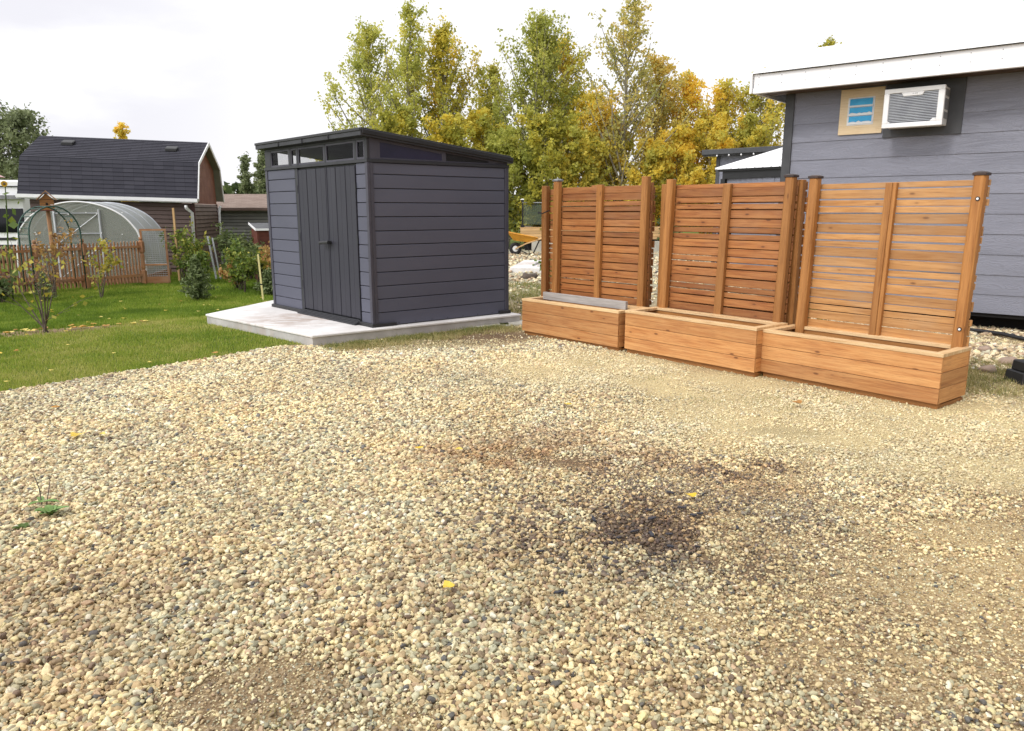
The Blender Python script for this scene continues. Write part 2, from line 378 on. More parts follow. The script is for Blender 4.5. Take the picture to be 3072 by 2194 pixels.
def vgrid(x,y,s,seed=0):
    """fast smooth noise via lattice"""
    r=np.random.default_rng(seed); g=r.random((256,256)); X=x*s+40.3; Y=y*s+40.7
    xi=np.floor(X).astype(int); yi=np.floor(Y).astype(int); fx=X-xi; fy=Y-yi; fx=fx*fx*(3-2*fx); fy=fy*fy*(3-2*fy)
    a=g[xi%256,yi%256];b=g[(xi+1)%256,yi%256];c=g[xi%256,(yi+1)%256];d=g[(xi+1)%256,(yi+1)%256]
    return (a*(1-fx)+b*fx)*(1-fy)+(c*(1-fx)+d*fx)*fy
def fbm(x,y,s,seed=0): return (vgrid(x,y,s,seed)*.5+vgrid(x,y,s*2.1,seed+1)*.3+vgrid(x,y,s*4.3,seed+2)*.2)
def leaves(cent,size,rngl,droop=.3,elong=1.5):
    """cent (n,3) -> (4n,3) rhombus leaf quads"""
    n=len(cent); a=rngl.normal(size=(n,3)); a[:,2]-=droop; a/=np.linalg.norm(a,axis=1)[:,None]
    b=rngl.normal(size=(n,3)); b-=a*(a*b).sum(1)[:,None]; b/=np.linalg.norm(b,axis=1)[:,None]
    s=(size*rngl.uniform(.45,1.5,n))[:,None]; a=a*s*elong*.5; b=b*s*.5
    out=np.empty((n,4,3)); out[:,0]=cent-a; out[:,1]=cent+b-a*.1; out[:,2]=cent+a; out[:,3]=cent-b-a*.1
    return out.reshape(-1,3)
# ---------------------------------------------------------------- ground
def in_lawn(x,y):
    """left of the gravel edge line"""
    ax,ay,bx,by=-4.3,6.096,-2.546,8.366
    nx,ny=-(by-ay),(bx-ax); L=math.hypot(nx,ny); d=((x-ax)*nx+(y-ay)*ny)/L
    wob=.04*(vgrid(x,y,3.,5)-.5)+.03*(vgrid(x,y,9.,6)-.5)
    back=np.where(y>8.4,True,d+wob>0)
    return (d+wob>0)&(x<-1.2+0*y)|((x<-2.3)&(y>8.4)), d+wob
ELL=[((-.78,2.12),.34,.24,.80,0),((-.45,1.95),.3,.12,.6,0),((2.6,5.3),1.8,1.0,.56,2),((.75,7.15),1.1,.95,.60,2),((2.9,4.25),1.0,.40,.5,2),((1.9,5.0),.28,.16,.9,1),((.33,4.42),.62,.22,.5,1),((1.15,2.25),.36,.26,.72,0),((1.6,2.85),.6,.3,.66,0),((2.2,3.3),.5,.2,.55,0),((.75,2.6),.3,.22,.5,0),((.95,2.95),.25,.16,.6,1),((1.75,2.3),.35,.3,.6,0),((-.50,8.95),.85,.62,1.6,1),((-1.3,8.5),.85,.5,1.2,3),((4.7,6.6),.9,1.1,.75,3),((1.7,6.4),.8,.6,.8,2)]
def dirt(x,y):
    d=np.zeros_like(x)
    for (cx,cy),rx,ry,a,k in ELL:
        q=((x-cx)/rx)**2+((y-cy)/ry)**2; d=np.maximum(d,a*np.clip(1.35-q,0,1))
    n=fbm(x,y,2.2,11); m=fbm(x,y,.9,21)
    fn=fbm(x,y,6.5,141); d=np.clip(d*(.55+.9*fn)+(n-.5)*1.5*np.clip(d*3,0,1),0,.93)
    right=np.clip((x*.9+.2*(y-2))/2.4,0,1)   # gravel gets thinner to the right
    thin=np.clip((m*.65+fn*.35-.43)*6,0,1)*right*.9
    return np.maximum(d,thin)
def gridmesh(name,xs,ys,zf,mat,attrs=None,mask=None,smooth=True):
    X,Y=np.meshgrid(xs,ys); Z=zf(X,Y); nx,ny=len(xs),len(ys)
    me=bpy.data.meshes.new(name); me.vertices.add(nx*ny); me.vertices.foreach_set('co',np.stack([X,Y,Z],-1).astype(np.float32).ravel())
    i=np.arange(nx-1)[None,:]+np.arange(ny-1)[:,None]*nx; q=np.stack([i,i+1,i+1+nx,i+nx],-1).reshape(-1,4)
    if mask is not None:
        cx=(X[:-1,:-1]+X[1:,1:])/2; cy=(Y[:-1,:-1]+Y[1:,1:])/2; q=q[mask(cx,cy).ravel()]
    nf=len(q); me.loops.add(nf*4); me.polygons.add(nf); me.loops.foreach_set('vertex_index',q.astype(np.int32).ravel())
    me.polygons.foreach_set('loop_start',np.arange(nf,dtype=np.int32)*4)
    try: me.polygons.foreach_set('loop_total',np.full(nf,4,dtype=np.int32))
    except Exception: pass
    for k,f in (attrs or {}).items():
        at=me.attributes.new(k,'FLOAT','POINT'); at.data.foreach_set('value',f(X,Y).astype(np.float32).ravel())
    me.materials.append(mat); me.update(calc_edges=True)
    if smooth: me.polygons.foreach_set('use_smooth',[True]*nf)
    o=bpy.data.objects.new(name,me); sc.collection.objects.link(o); return o
m,t,b,o=newmat('yard_ground'); v=ocoord(t)
n1=noise(t,v,1.2,7,.6); n2=noise(t,v,26,6,.7); n3=noise(t,v,85,5,.7)
dirtc=mixc(t,smooth(t,n1,.38,.6),(.47,.34,.17),(.30,.205,.11)); dirtc=mixc(t,smooth(t,n2,.5,.62),dirtc,(.56,.44,.25)); dirtc=mixc(t,mth(t,'SUBTRACT',1,smooth(t,n2,.32,.42)),dirtc,(.12,.085,.05))
vo=t.nodes.new('ShaderNodeTexVoronoi'); vo.inputs['Scale'].default_value=75; t.links.new(v,vo.inputs['Vector'])
hs=t.nodes.new('ShaderNodeHueSaturation'); hs.inputs['Saturation'].default_value=.0; t.links.new(vo.outputs['Color'],hs.inputs['Color']); peb=mixc(t,1,mixc(t,.45,(.8,.68,.47),hs.outputs[0]),(.85,.78,.62),'MULTIPLY'); dirtc=mixc(t,mth(t,'MULTIPLY',mth(t,'SUBTRACT',1,smooth(t,vo.outputs['Distance'],.15,.4)),smooth(t,n2,.38,.55)),dirtc,peb)
dirtc=mixc(t,mth(t,'MULTIPLY',smooth(t,n3,.52,.66),.6),dirtc,(.66,.57,.38)); dirtc=mixc(t,mth(t,'MULTIPLY',mth(t,'SUBTRACT',1,smooth(t,n3,.34,.46)),.6),dirtc,(.14,.10,.055)); wet=attr(t,'wet'); dirtc=mixc(t,mth(t,'MULTIPLY',wet,.75),dirtc,(.12,.075,.05))
sand=attr(t,'sand'); dirtc=mixc(t,mth(t,'MULTIPLY',sand,.5),dirtc,(.72,.61,.33))
gr=attr(t,'green'); gcol=mixc(t,smooth(t,n2,.35,.65),(.08,.12,.02),(.16,.19,.04))
far=attr(t,'far'); dirtc=mixc(t,far,dirtc,mixc(t,smooth(t,n2,.4,.6),(.50,.46,.36),(.30,.28,.18)))
setc(t,b.inputs['Base Color'],mixc(t,gr,dirtc,gcol)); b.inputs['Roughness'].default_value=.95; b.inputs['Specular IOR Level'].default_value=.15
bump(t,b,mth(t,'ADD',mth(t,'ADD',n2,n3),mth(t,'MULTIPLY',vo.outputs['Distance'],-.7)),.9,.014); M_ground=m
def a_green(x,y):
    l,_=in_lawn(x,y); f=l.astype(float)
    f=np.where((x<-2.2)&(y>10),1,f); f=np.where((y>13)&(x<-.8),1,f); f=np.where(y>30,1,f); f=np.where((x<-6),np.where(y>7,1,f),f)
    bed=np.clip(1.3-(((x+6.3)*.83+(y-9.35)*.55)/1.6)**2-((-(x+6.3)*.55+(y-9.35)*.83)/.46)**2,0,1); return np.maximum(f*(1-bed),ellf(x,y,3)*.35)
def ellf(x,y,kk):
    d=np.zeros_like(x)
    for (cx,cy),rx,ry,a,k in ELL:
        if k==kk: d=np.maximum(d,np.clip(1.4-((x-cx)/rx)**2-((y-cy)/ry)**2,0,1))
    return d
def a_wet(x,y):
    e=lambda cx,cy,rx,ry: np.clip(1.3-((x-cx)/rx)**2-((y-cy)/ry)**2,0,1)
    return np.maximum.reduce([ellf(x,y,1),np.clip(1.3-(((x+6.3)*.83+(y-9.35)*.55)/1.6)**2-((-(x+6.3)*.55+(y-9.35)*.83)/.46)**2,0,1)*.7,e(.56,3.3,.5,.5),e(-.8,2.1,.5,.3)*.35])
def zground(x,y): return zga(x,y)+.012*(fbm(x,y,1.1,31)-.5)*np.where((np.abs(x)<8)&(y<9),1,0)-.003
xs=np.concatenate([[-400,-150,-60],np.arange(-30,-8,.5),np.arange(-8,8,.08),np.arange(8,30,.5),[30,60,150,400]])
ys=np.concatenate([[-60,-20,-4],np.arange(0,13,.08),np.arange(13,34,.4),[34,50,80,150,400,900]])
g=gridmesh('ground',xs,ys,zground,M_ground,{'green':a_green,'wet':a_wet,'sand':lambda x,y:ellf(x,y,2),'far':lambda x,y:np.clip((y-11)/3,0,1)*(x>-1.2)})
g['kind']='structure'
# ---------------------------------------------------------------- gravel stones (instanced on points)
def gn_scatter(name,pts,rot,scl,col,pick,stone_mat,nvar=7):
    me=bpy.data.meshes.new(name); me.vertices.add(len(pts)); me.vertices.foreach_set('co',pts.astype(np.float32).ravel())
    for k,ty,arr in (('s_rot','FLOAT_VECTOR',rot),('s_scl','FLOAT_VECTOR',scl),('s_col','FLOAT_COLOR',col)):
        at=me.attributes.new(k,ty,'POINT'); at.data.foreach_set('color' if 'COLOR' in ty else 'vector',arr.astype(np.float32).ravel())
    at=me.attributes.new('s_pick','INT','POINT'); at.data.foreach_set('value',pick.astype(np.int32))
    me.materials.append(stone_mat)
    ob=bpy.data.objects.new(name,me); sc.collection.objects.link(ob)
    ng=bpy.data.node_groups.new(name+'_nodes','GeometryNodeTree'); ng.interface.new_socket('Geometry',in_out='INPUT',socket_type='NodeSocketGeometry'); ng.interface.new_socket('Geometry',in_out='OUTPUT',socket_type='NodeSocketGeometry')
    gi=ng.nodes.new('NodeGroupInput'); go=ng.nodes.new('NodeGroupOutput'); L=ng.links
    join=ng.nodes.new('GeometryNodeGeometryToInstance')
    for i in range(nvar):
        ic=ng.nodes.new('GeometryNodeMeshIcoSphere'); ic.inputs['Subdivisions'].default_value=3; ic.inputs['Radius'].default_value=1
        sp=ng.nodes.new('GeometryNodeSetPosition'); nz=ng.nodes.new('ShaderNodeTexNoise'); nz.noise_dimensions='4D'
        nz.inputs['W'].default_value=i*7.3; nz.inputs['Scale'].default_value=.75; nz.inputs['Detail'].default_value=3.0 if i in(2,5) else 1.0
        sb=ng.nodes.new('ShaderNodeVectorMath'); sb.operation='SUBTRACT'; sb.inputs[1].default_value=(.5,.5,.5); L.new(nz.outputs['Color'],sb.inputs[0])
        ml=ng.nodes.new('ShaderNodeVectorMath'); ml.operation='SCALE'; ml.inputs['Scale'].default_value=2.2 if i in(2,5) else 1.5; L.new(sb.outputs[0],ml.inputs[0])
        L.new(ic.outputs[0],sp.inputs['Geometry']); L.new(ml.outputs[0],sp.inputs['Offset'])
        ss=ng.nodes.new('GeometryNodeSetShadeSmooth'); ic.inputs['Subdivisions'].default_value=2 if i==5 else 3; L.new(sp.outputs[0],ss.inputs[0])
        sm=ng.nodes.new('GeometryNodeSetMaterial'); sm.inputs['Material'].default_value=stone_mat; L.new(ss.outputs[0],sm.inputs[0]); L.new(sm.outputs[0],join.inputs[0])
    iop=ng.nodes.new('GeometryNodeInstanceOnPoints'); iop.inputs['Pick Instance'].default_value=True
    def na(nm,dt):
        n=ng.nodes.new('GeometryNodeInputNamedAttribute'); n.data_type=dt; n.inputs[0].default_value=nm; return n.outputs[0]
    e2r=ng.nodes.new('FunctionNodeEulerToRotation'); L.new(na('s_rot','FLOAT_VECTOR'),e2r.inputs[0])
    L.new(gi.outputs[0],iop.inputs['Points']); L.new(join.outputs[0],iop.inputs['Instance']); L.new(na('s_pick','INT'),iop.inputs['Instance Index'])
    L.new(e2r.outputs[0],iop.inputs['Rotation']); L.new(na('s_scl','FLOAT_VECTOR'),iop.inputs['Scale']); L.new(iop.outputs[0],go.inputs[0])
    md=ob.modifiers.new('scatter','NODES'); md.node_group=ng
    return ob
m,t,b,o=newmat('pebble'); v=ocoord(t); ac=attr(t,'s_col','INSTANCER','Color')
n1=noise(t,v,1.6,5,.6,.4); n2=noise(t,v,9,3)
col=mixc(t,mth(t,'MULTIPLY',smooth(t,n1,.35,.7),.5),ac,mixc(t,1,ac,(.62,.55,.5),'MULTIPLY')); col=mixc(t,mth(t,'MULTIPLY',smooth(t,n2,.55,.75),.3),col,(.8,.75,.62))
setc(t,b.inputs['Base Color'],col); b.inputs['Roughness'].default_value=.62; b.inputs['Specular IOR Level'].default_value=.35
bump(t,b,n2,.25,.15); M_peb=m
PAL=np.array([(.80,.70,.48),(.66,.54,.34),(.48,.36,.22),(.31,.23,.15),(.52,.49,.36),(.32,.30,.225),(.50,.36,.25),(.80,.76,.66),(.20,.14,.105),(.12,.115,.12),(.74,.66,.40)])
PW=np.array([.20,.17,.14,.11,.11,.085,.06,.035,.045,.02,.045]); PW/=PW.sum()
def make_gravel():
    P=[];SZ=[];Tn=[]
    def layer(sp,ylo,yhi,size,zoff,keep,lo=.75,hi=1.35,q=1):
        X,Y=np.meshgrid(np.arange(-7,7.5,sp),np.arange(ylo,yhi,sp*.9)); X=X.ravel()+rng.uniform(-.5,.5,X.size)*sp; Y=Y.ravel()+rng.uniform(-.5,.5,Y.size)*sp
        k=(np.abs(X)<.72*Y+1.7); X,Y=X[k],Y[k]
        lawn,d=in_lawn(X,Y); k=~lawn; X,Y=X[k],Y[k]
        # keep off the slab and the planter fronts' line
        k=(Y<8.3)|(X>.2)|((Y-8.3)<(X+2.25)*.757-.05)&(Y<10.2); X,Y=X[k],Y[k]
        D=dirt(X,Y); k=keep(X,Y,D); X,Y,D=X[k],Y[k],D[k]
        s=size*np.exp(rng.normal(0,.20,len(X))); s=np.clip(s,size*.6,size*1.65)*(1-.42*D**.7)*(1-.16*np.clip(X/2.0,0,1))
        z=zga(X,Y)+zoff+rng.uniform(-.6,.6,len(X))*s-D*s*.5+.012*(fbm(X,Y,1.1,31)-.5)
        P.append(np.stack([X,Y,z],-1)); SZ.append(s); Tn.append(D)
    bed=lambda X,Y,D: rng.random(len(X))>D*1.02
    layer(.0160,1.3,4.2,.0099,.002,bed)
    layer(.0178,4.2,7.2,.0107,.002,bed)
    layer(.0225,7.2,11.0,.0130,.002,lambda X,Y,D:(rng.random(len(X))>D))
    layer(.023,1.3,7.,.0100,.009,lambda X,Y,D:(rng.random(len(X))<.42)&(D<.35))     # second layer on top
    layer(.019,1.3,5.0,.0036,.008,lambda X,Y,D:(rng.random(len(X))<.75)&(D<.5))
    layer(.0125,1.3,4.2,.0048,.0,lambda X,Y,D:(D>.25)&(rng.random(len(X))<.62))             # crushed small bits in the dirt
    layer(.0155,4.2,8.8,.0060,.0,lambda X,Y,D:(D>.2)&(rng.random(len(X))<.22+.62*fbm(X,Y,3.3,171)))
    P=np.concatenate(P);s=np.concatenate(SZ);D=np.concatenate(Tn); n=len(P)
    rot=np.stack([rng.normal(0,.28,n),rng.normal(0,.28,n),rng.uniform(0,6.28,n)],-1)
    scl=np.stack([s*rng.uniform(.95,1.5,n),s*rng.uniform(.75,1.05,n),s*rng.uniform(.55,.92,n)],-1)
    x,y=P[:,0],P[:,1]
    ci=rng.choice(len(PAL),n,p=PW); col=PAL[ci]*rng.uniform(.85,1.12,(n,1))
    col=col*np.array([.97,.965,.85]); big=fbm(x,y,.8,77)[:,None]; warm=(vgrid(x,y,2.6,44)[:,None]-.5)
    col=col*(1+.28*(big-.5)*2)*np.concatenate([1+.10*warm,1+.0*warm,1-.16*warm],1)
    e=lambda cx,cy,rx,ry:np.clip(1.25-((x-cx)/rx)**2-((y-cy)/ry)**2,0,1)
    nz=fbm(x,y,5,91)
    dk=np.maximum.reduce([e(.52,3.28,.55,.42)*1.25,e(1.30,4.13,.46,.34)*.9,e(.95,3.75,.5,.3)*.85,e(-.1,3.95,.4,.15)*.5,e(.75,3.6,1.05,.8)*.62])*np.clip((nz-.32)*4,0,1)
    hit=rng.random(n)<dk*.68
    col[hit]=(col[hit]*.3+.02)*np.array([1.0,.93,1.08])*rng.uniform(.6,1.3,(hit.sum(),1))
    br=np.maximum.reduce([e(.2,4.42,.95,.42),e(.9,3.3,.4,.3)*.8,e(-1.9,2.5,1.0,.7)*.4,e(-.2,2.9,.8,.4)*.35,e(.4,4.9,.5,.3)*.6,e(1.35,4.1,.4,.35)*.8,e(.5,3.4,.6,.5)*.7,e(-2.0,2.6,.8,.6)*.35])*np.clip((nz-.3)*3.5,0,1)
    br=br[:,None]; col=col*(1-br*.8)+col*np.array([.62,.42,.30])*br*.8
    sand=np.clip(ellf(x,y,2),0,1)[:,None]; col=col*(1-.35*sand)+np.array([.80,.69,.42])*.35*sand
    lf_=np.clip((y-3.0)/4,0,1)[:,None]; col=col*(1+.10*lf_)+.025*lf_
    col=np.clip(np.concatenate([col,np.ones((n,1))],1),0.02,.9); col[:,3]=1
    print('stones',n)
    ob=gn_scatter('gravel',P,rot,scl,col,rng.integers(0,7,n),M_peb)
    tag(ob,'rounded cream, tan and brown river gravel covering the yard','gravel',kind='stuff')
make_gravel()
def far_gravel():
    n=9000; x=rng.uniform(-1.4,9,n); y=rng.uniform(10.2,27,n)
    k=(fbm(x,y,.9,5)>.36)&(((y>12.5)|(x>1.4)|((x>.1)&(y>10.8)))); x,y=x[k],y[k]
    n2=14000; x2=rng.uniform(3.6,8.5,n2); y2=rng.uniform(6.3,10.6,n2); k=(fbm(x2,y2,1.3,8)>.40)&(y2>7.1+(x2-4.)*-.15); x=np.concatenate([x,x2[k]]);y=np.concatenate([y,y2[k]])
    n=len(x); s=.016*np.exp(rng.normal(0,.3,n))*(1+np.clip((y-10)/10,0,1)*1.0)
    P=np.stack([x,y,s*.3],-1); rot=np.stack([rng.normal(0,.3,n),rng.normal(0,.3,n),rng.uniform(0,6.28,n)],-1)
    scl=np.stack([s*1.3,s,s*.65],-1); col=PAL[rng.choice(len(PAL),n,p=PW)]*1.12; col=np.clip(np.concatenate([col,np.ones((n,1))],1),.02,.9)
    ob=gn_scatter('coarse_gravel',P,rot,scl,col,rng.integers(0,7,n),M_peb)
    tag(ob,'coarse pale stones scattered on the rough ground behind the planters','gravel',kind='stuff')
far_gravel()
# ---------------------------------------------------------------- grass blades
def blades(name,x,y,z,h,wd,lf,mat,lean=.5):
    n=len(x); a=rng.uniform(0,6.28,n); dx,dy=np.cos(a)*wd,np.sin(a)*wd; la=rng.uniform(0,6.28,n); ll=h*lean*rng.random(n)
    v=np.empty((n,3,3)); v[:,0]=np.stack([x-dx,y-dy,z],-1); v[:,1]=np.stack([x+dx,y+dy,z],-1); v[:,2]=np.stack([x+np.cos(la)*ll,y+np.sin(la)*ll,z+h*rng.uniform(.6,1.1,n)],-1)
    return fastmesh(name,v.reshape(-1,3),3,lf,mat,loc=(float(x.mean()),float(y.mean()),0))
def lawn():
    n=900000; y=rng.uniform(5.2,24,n)**1.0; y=5.2+18.8*rng.random(n)**1.9; x=-rng.uniform(.5,17,n)
    k=(np.abs(x)<.72*y+1.2); x,y=x[k],y[k]
    l,d=in_lawn(x,y); k=l|((x<-4)&(y>9.5)); x,y=x[k],y[k]
    # keep off slab
    pad=(x>-4.17)&(x<-.2)&(y>8.3)&((y-8.3)>-(x+2.25)*.935-.02)&(y<12.5)&((y-10.09)<(x+4.17)*1.55+.02)
    x,y=x[~pad],y[~pad]
    bed=np.clip(1.3-(((x+6.3)*.83+(y-9.35)*.55)/1.6)**2-((-(x+6.3)*.55+(y-9.35)*.83)/.46)**2,0,1)
    k=rng.random(len(x))>bed*.93; x,y=x[k],y[k]
    n=len(x); dist=np.hypot(x,y); edge=(-(x+6.18)*.60+(y-8.89)*.80)>0 # beyond the mown edge
    edge=(y-8.89)-(x+6.18)*1.6>0
    h=np.where(edge,.055,.034)*rng.uniform(.7,1.3,n)*(1+.4*(fbm(x,y,2,3)-.5)); wd=(.0016+.00028*dist)
    c=(fbm(x,y,.8,55)-.5)*1.0+(fbm(x,y,3.4,56)-.5)*.6+.47+rng.normal(0,.16,n)
    lf=np.clip(np.where(edge,c-.16,c+.14),0,1)
    print('blades',n)
    ob=blades('lawn_grass',x,y,zga(x,y)-.002,h,wd,lf,L_grass); tag(ob,'short green lawn grass left of the gravel','grass',kind='stuff')
lawn()
def tufts():
    X=[];Y=[];Hh=[];F=[]
    def patch(cx,cy,rx,ry,n,h,f): 
        X.append(rng.normal(cx,rx,n));Y.append(rng.normal(cy,ry,n));Hh.append(np.full(n,h));F.append(np.clip(rng.normal(f,.25,n),0,1))
    for i in range(120): # strip beside slab
        s=rng.random(); x=-2.1+s*2.1; y=8.33+s*1.62; dd=rng.random()**1.5*.5; patch(x+.05,y-.05-dd,.06,.05,80,.045,.05+dd*1.2+.15*rng.random())
    for i in range(120): patch(rng.uniform(3.85,5.6),rng.uniform(5.95,7.6),.09,.07,80,.05,.3+.35*rng.random())
    for i in range(60): patch(rng.uniform(-.4,1.6),rng.uniform(11.,15.5),.2,.2,90,.09,.3*rng.random()+.1)
    for i in range(26): patch(rng.uniform(-.9,3.2),rng.uniform(5.4,7.9),.10,.06,34,.022,.25)
    for (x,y) in ((-1.15,2.35),(-.72,1.98),(-1.1,1.95),(-.35,2.2),(-.95,2.5),(.2,1.96),(-.2,1.9),(2.2,2.9)): patch(x,y,.035,.03,22,.035,.7)
    x=np.concatenate(X);y=np.concatenate(Y);h=np.concatenate(Hh)*rng.uniform(.5,1.3,len(x)); F=np.concatenate(F)
    ob=blades('dry_grass',x,y,zga(x,y),h,.0012+.0003*np.hypot(x,y),F,L_dry,1.2); tag(ob,'sparse half-dry grass growing at the gravel margins','grass',kind='stuff')
tufts()
# ---------------------------------------------------------------- concrete pad
T=thing('concrete_pad',(-2,9.5,0),'pale concrete slab with a lipped edge under the charcoal shed','concrete slab')
pc=[(-2.25,8.3),(.125,10.102),(-1.4,12.1),(-3.72,11.9),(-4.171,10.091)]
mb=MB(); mb.prism(W0,pc,.092,.12); mb.build('top_slab',M_conc,T,bevel=.006)
def shrink(p,k): cx=sum(a for a,b in p)/len(p); cy=sum(b for a,b in p)/len(p); return [(cx+(a-cx)*k,cy+(b-cy)*k) for a,b in p]
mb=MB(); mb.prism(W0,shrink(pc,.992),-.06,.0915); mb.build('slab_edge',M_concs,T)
for i,(x,y,sx,sy,a) in enumerate(((-.33,9.83,.30,.16,8),(.02,10.02,.22,.18,14))):
    mb=MB(); fr=Fr((x,y,0),(math.cos(R(a)),math.sin(R(a)),0),(-math.sin(R(a)),math.cos(R(a)),0)); mb.box(fr,-sx,sx,-sy,sy,-.03,.022)
    tag(mb.build('paving_stone',M_paver,None,bevel=.008),('flat pale paver lying in the dirt beside the shed slab, nearer the shed','flat pale paver between the shed slab and the leftmost planter')[i],'paver','pavers beside the slab')
# ---------------------------------------------------------------- charcoal shed
c0=(-1.667,8.91,.12)
A1,A2=R(-42.25),R(51.27); U=(math.sin(A1),math.cos(A1),0); V=(math.sin(A2),math.cos(A2),0)
ff=Fr(c0,U,V)           # x along door face to the left, y along the right face
SH=thing('garden_shed',c0,'charcoal and slate resin garden shed with double doors on the concrete slab','shed')
LU,LV=2.694,2.06
mb=MB(); mb.box(ff,.03,LU-.03,.03,.05,0,1.93); mb.box(ff,.03,.05,.05,LV-.03,0,1.93); mb.box(ff,.05,LU-.03,LV-.05,LV-.03,0,2.0); mb.box(ff,LU-.05,LU-.03,.05,LV-.05,0,1.93)
mb.build('inner_wall',M_ketdark,SH)
rows=[0.0]+[z-.12 for z in (.288,.45,.608,.774,.941,1.098,1.261,1.426,1.59,1.753,1.915)]+[1.918]
rows=rows[:-1]
def boards(mb,a0,a1,axis,top=1.925):
    for i in range(len(rows)):
        z0=rows[i]+.004; z1=(rows[i+1] if i+1<len(rows) else top+.1)-.004
        z1=min(z1,top)
        if z1-z0<.02: continue
        if axis=='x': mb.box(ff,a0,a1,.0,.03,z0,z1,long=0)
        else: mb.box(ff,0,.03,a0,a1,z0,z1,long=1)
mb=MB(); boards(mb,1.83,LU-.05,'x'); mb.build('front_siding',M_keter,SH,bevel=.005)
mb=MB(); boards(mb,.045,.262,'x'); mb.build('front_siding',M_keter,SH,bevel=.005)
mb=MB(); boards(mb,.065,LV-.05,'y'); mb.build('side_siding',M_keter,SH,bevel=.005)
for bs in ([(LU-.05,LU+.012,-.012,.05,0,1.927)],[(-.012,.045,-.012,.03,0,1.927),(-.012,.02,.03,.065,0,1.927),(-.02,-.010,-.02,.012,.02,1.926)],[(-.012,.04,LV-.05,LV+.012,0,1.927)]):
    mb=MB()
    for b_ in bs: mb.box(ff,*b_)
    mb.build('corner_trim',M_kettrim,SH,bevel=.004)
mb=MB(); mb.box(ff,1.8,LU+.03,-.035,.03,-.002,.045); mb.build('base_frame',M_black,SH,bevel=.004)
mb=MB(); mb.box(ff,-.035,.3,-.035,.03,-.002,.045); mb.box(ff,-.035,.03,.03,.3,-.002,.04); mb.box(ff,-.035,.03,LV-.16,LV+.03,-.002,.045)
mb.box(ff,-.006,.02,.3,LV-.16,-.002,.012)
for i in range(7): mb.tube([ff((-.008,.35+i*.24,.03)),ff((.0,.35+i*.24,.03))],.008,6)
mb.build('base_frame',M_black,SH,bevel=.004)
mb=MB()
for k in range(4): mb.box(ff,.28,1.8,-.09-.02*0+.022*k-.0,-.07+.022*k,-.002,.02+.013*k)
mb.build('door_sill',M_ketdark,SH,bevel=.003)
def door(x0,x1,name):
    mb=MB(); n=6; w_=(x1-x0)/n; mb.box(ff,x0,x1,.006,.03,.07,1.905,tint=.3)
    for i in range(n): mb.box(ff,x0+i*w_+.004,x0+(i+1)*w_-.004,-.004 if i%2 else -.008,.008,.075,1.9,long=2)
    mb.box(ff,x0+.0,x0+.02,-.012,.002,.07,1.905); mb.box(ff,x1-.02,x1,-.012,.002,.07,1.905)
    return mb.build('door',M_ketdoor,SH,bevel=.003)
d1=door(.275,.975,'r'); d2=door(.985,1.74,'l')
mb=MB(); mb.tube([ff((.93,-.004,.985)),ff((.93,-.07,.985))],.022,10); mb.tube([ff((.87,-.07,.99)),ff((1.09,-.07,.975))],[.02,.022],12); mb.build('handle',M_black,d1,smooth=False)
mb=MB()
for z in (.35,.98,1.6):
    for xa,xb,dd_ in ((.262,.28,d1),(1.74,1.756,d2)): mb=MB(); mb.box(ff,xa,xb,-.016,.0,z,z+.11); mb.build('hinge',M_ketdark,dd_)
mb=MB(); mb.box(ff,1.758,1.829,.004,.03,.03,1.926); mb.build('door_jamb',M_ketdark,SH)
# transom band
zb0,zb1=1.93,2.30-.0
mb=MB(); 
mb.box(ff,-.018,LU+.018,-.02,.03,1.928,1.965); mb.box(ff,-.018,.03,.03,LV+.015,1.928,1.965)     # belt rail
mb.box(ff,-.005,LU,-.006,.028,2.185,2.26)                                                 # head
for a,b_ in ((-.005,.055),(.235,.285),(.965,1.005),(1.70,1.735),(1.905,1.965),(2.515,LU)): mb.box(ff,a,b_,-.006,.028,1.965,2.185)
mb.build('transom_frame',M_ketdark,SH,bevel=.003)
for a,b_ in ((.055,.235),(.285,.965),(1.005,1.70),(1.735,1.905),(1.965,2.515)):
    mb=MB(); fw=.022
    mb.box(ff,a,b_,-.002,.02,1.967,1.967+fw); mb.box(ff,a,b_,-.002,.02,2.183-fw,2.183); mb.box(ff,a,a+fw,-.002,.02,1.967+fw,2.183-fw); mb.box(ff,b_-fw,b_,-.002,.02,1.967+fw,2.183-fw)
    wn=mb.build('window',M_kettrim,SH)
    mb=MB(); mb.box(ff,a+fw,b_-fw,.008,.012,1.967+fw,2.183-fw); mb.build('pane',M_glassT,wn)
zt=lambda y:2.235-(.235)*(y/ (LV+.0))*1.0   # underside of roof on the side above pad
mb=MB()
def quadpanel(mb,y0,y1,zlo,zhi,x0,x1): mb.prism(ff,[(y0,zlo(y0)),(y1,zlo(y1)),(y1,zhi(y1)),(y0,zhi(y0))],x0,x1,plane='yz')
quadpanel(mb,.03,.17,lambda y:1.965,zt,0,.028); quadpanel(mb,.17,1.03,lambda y:1.965,lambda y:1.985,0,.028); quadpanel(mb,.17,1.03,lambda y:zt(y)-.055,zt,0,.028); quadpanel(mb,1.03,1.09,lambda y:1.965,zt,0,.028)
quadpanel(mb,1.09,LV,lambda y:1.965,lambda y:1.982,0,.028); quadpanel(mb,1.09,1.75,lambda y:zt(y)-.035,zt,0,.028); quadpanel(mb,1.75,LV,lambda y:1.982,zt,.0,.028)
mb.build('gable_frame',M_kettrim,SH,bevel=.003)
mb=MB(); quadpanel(mb,.17,1.03,lambda y:1.985,lambda y:zt(y)-.055,.006,.012); mb.build('side_window',M_blueglass,SH)
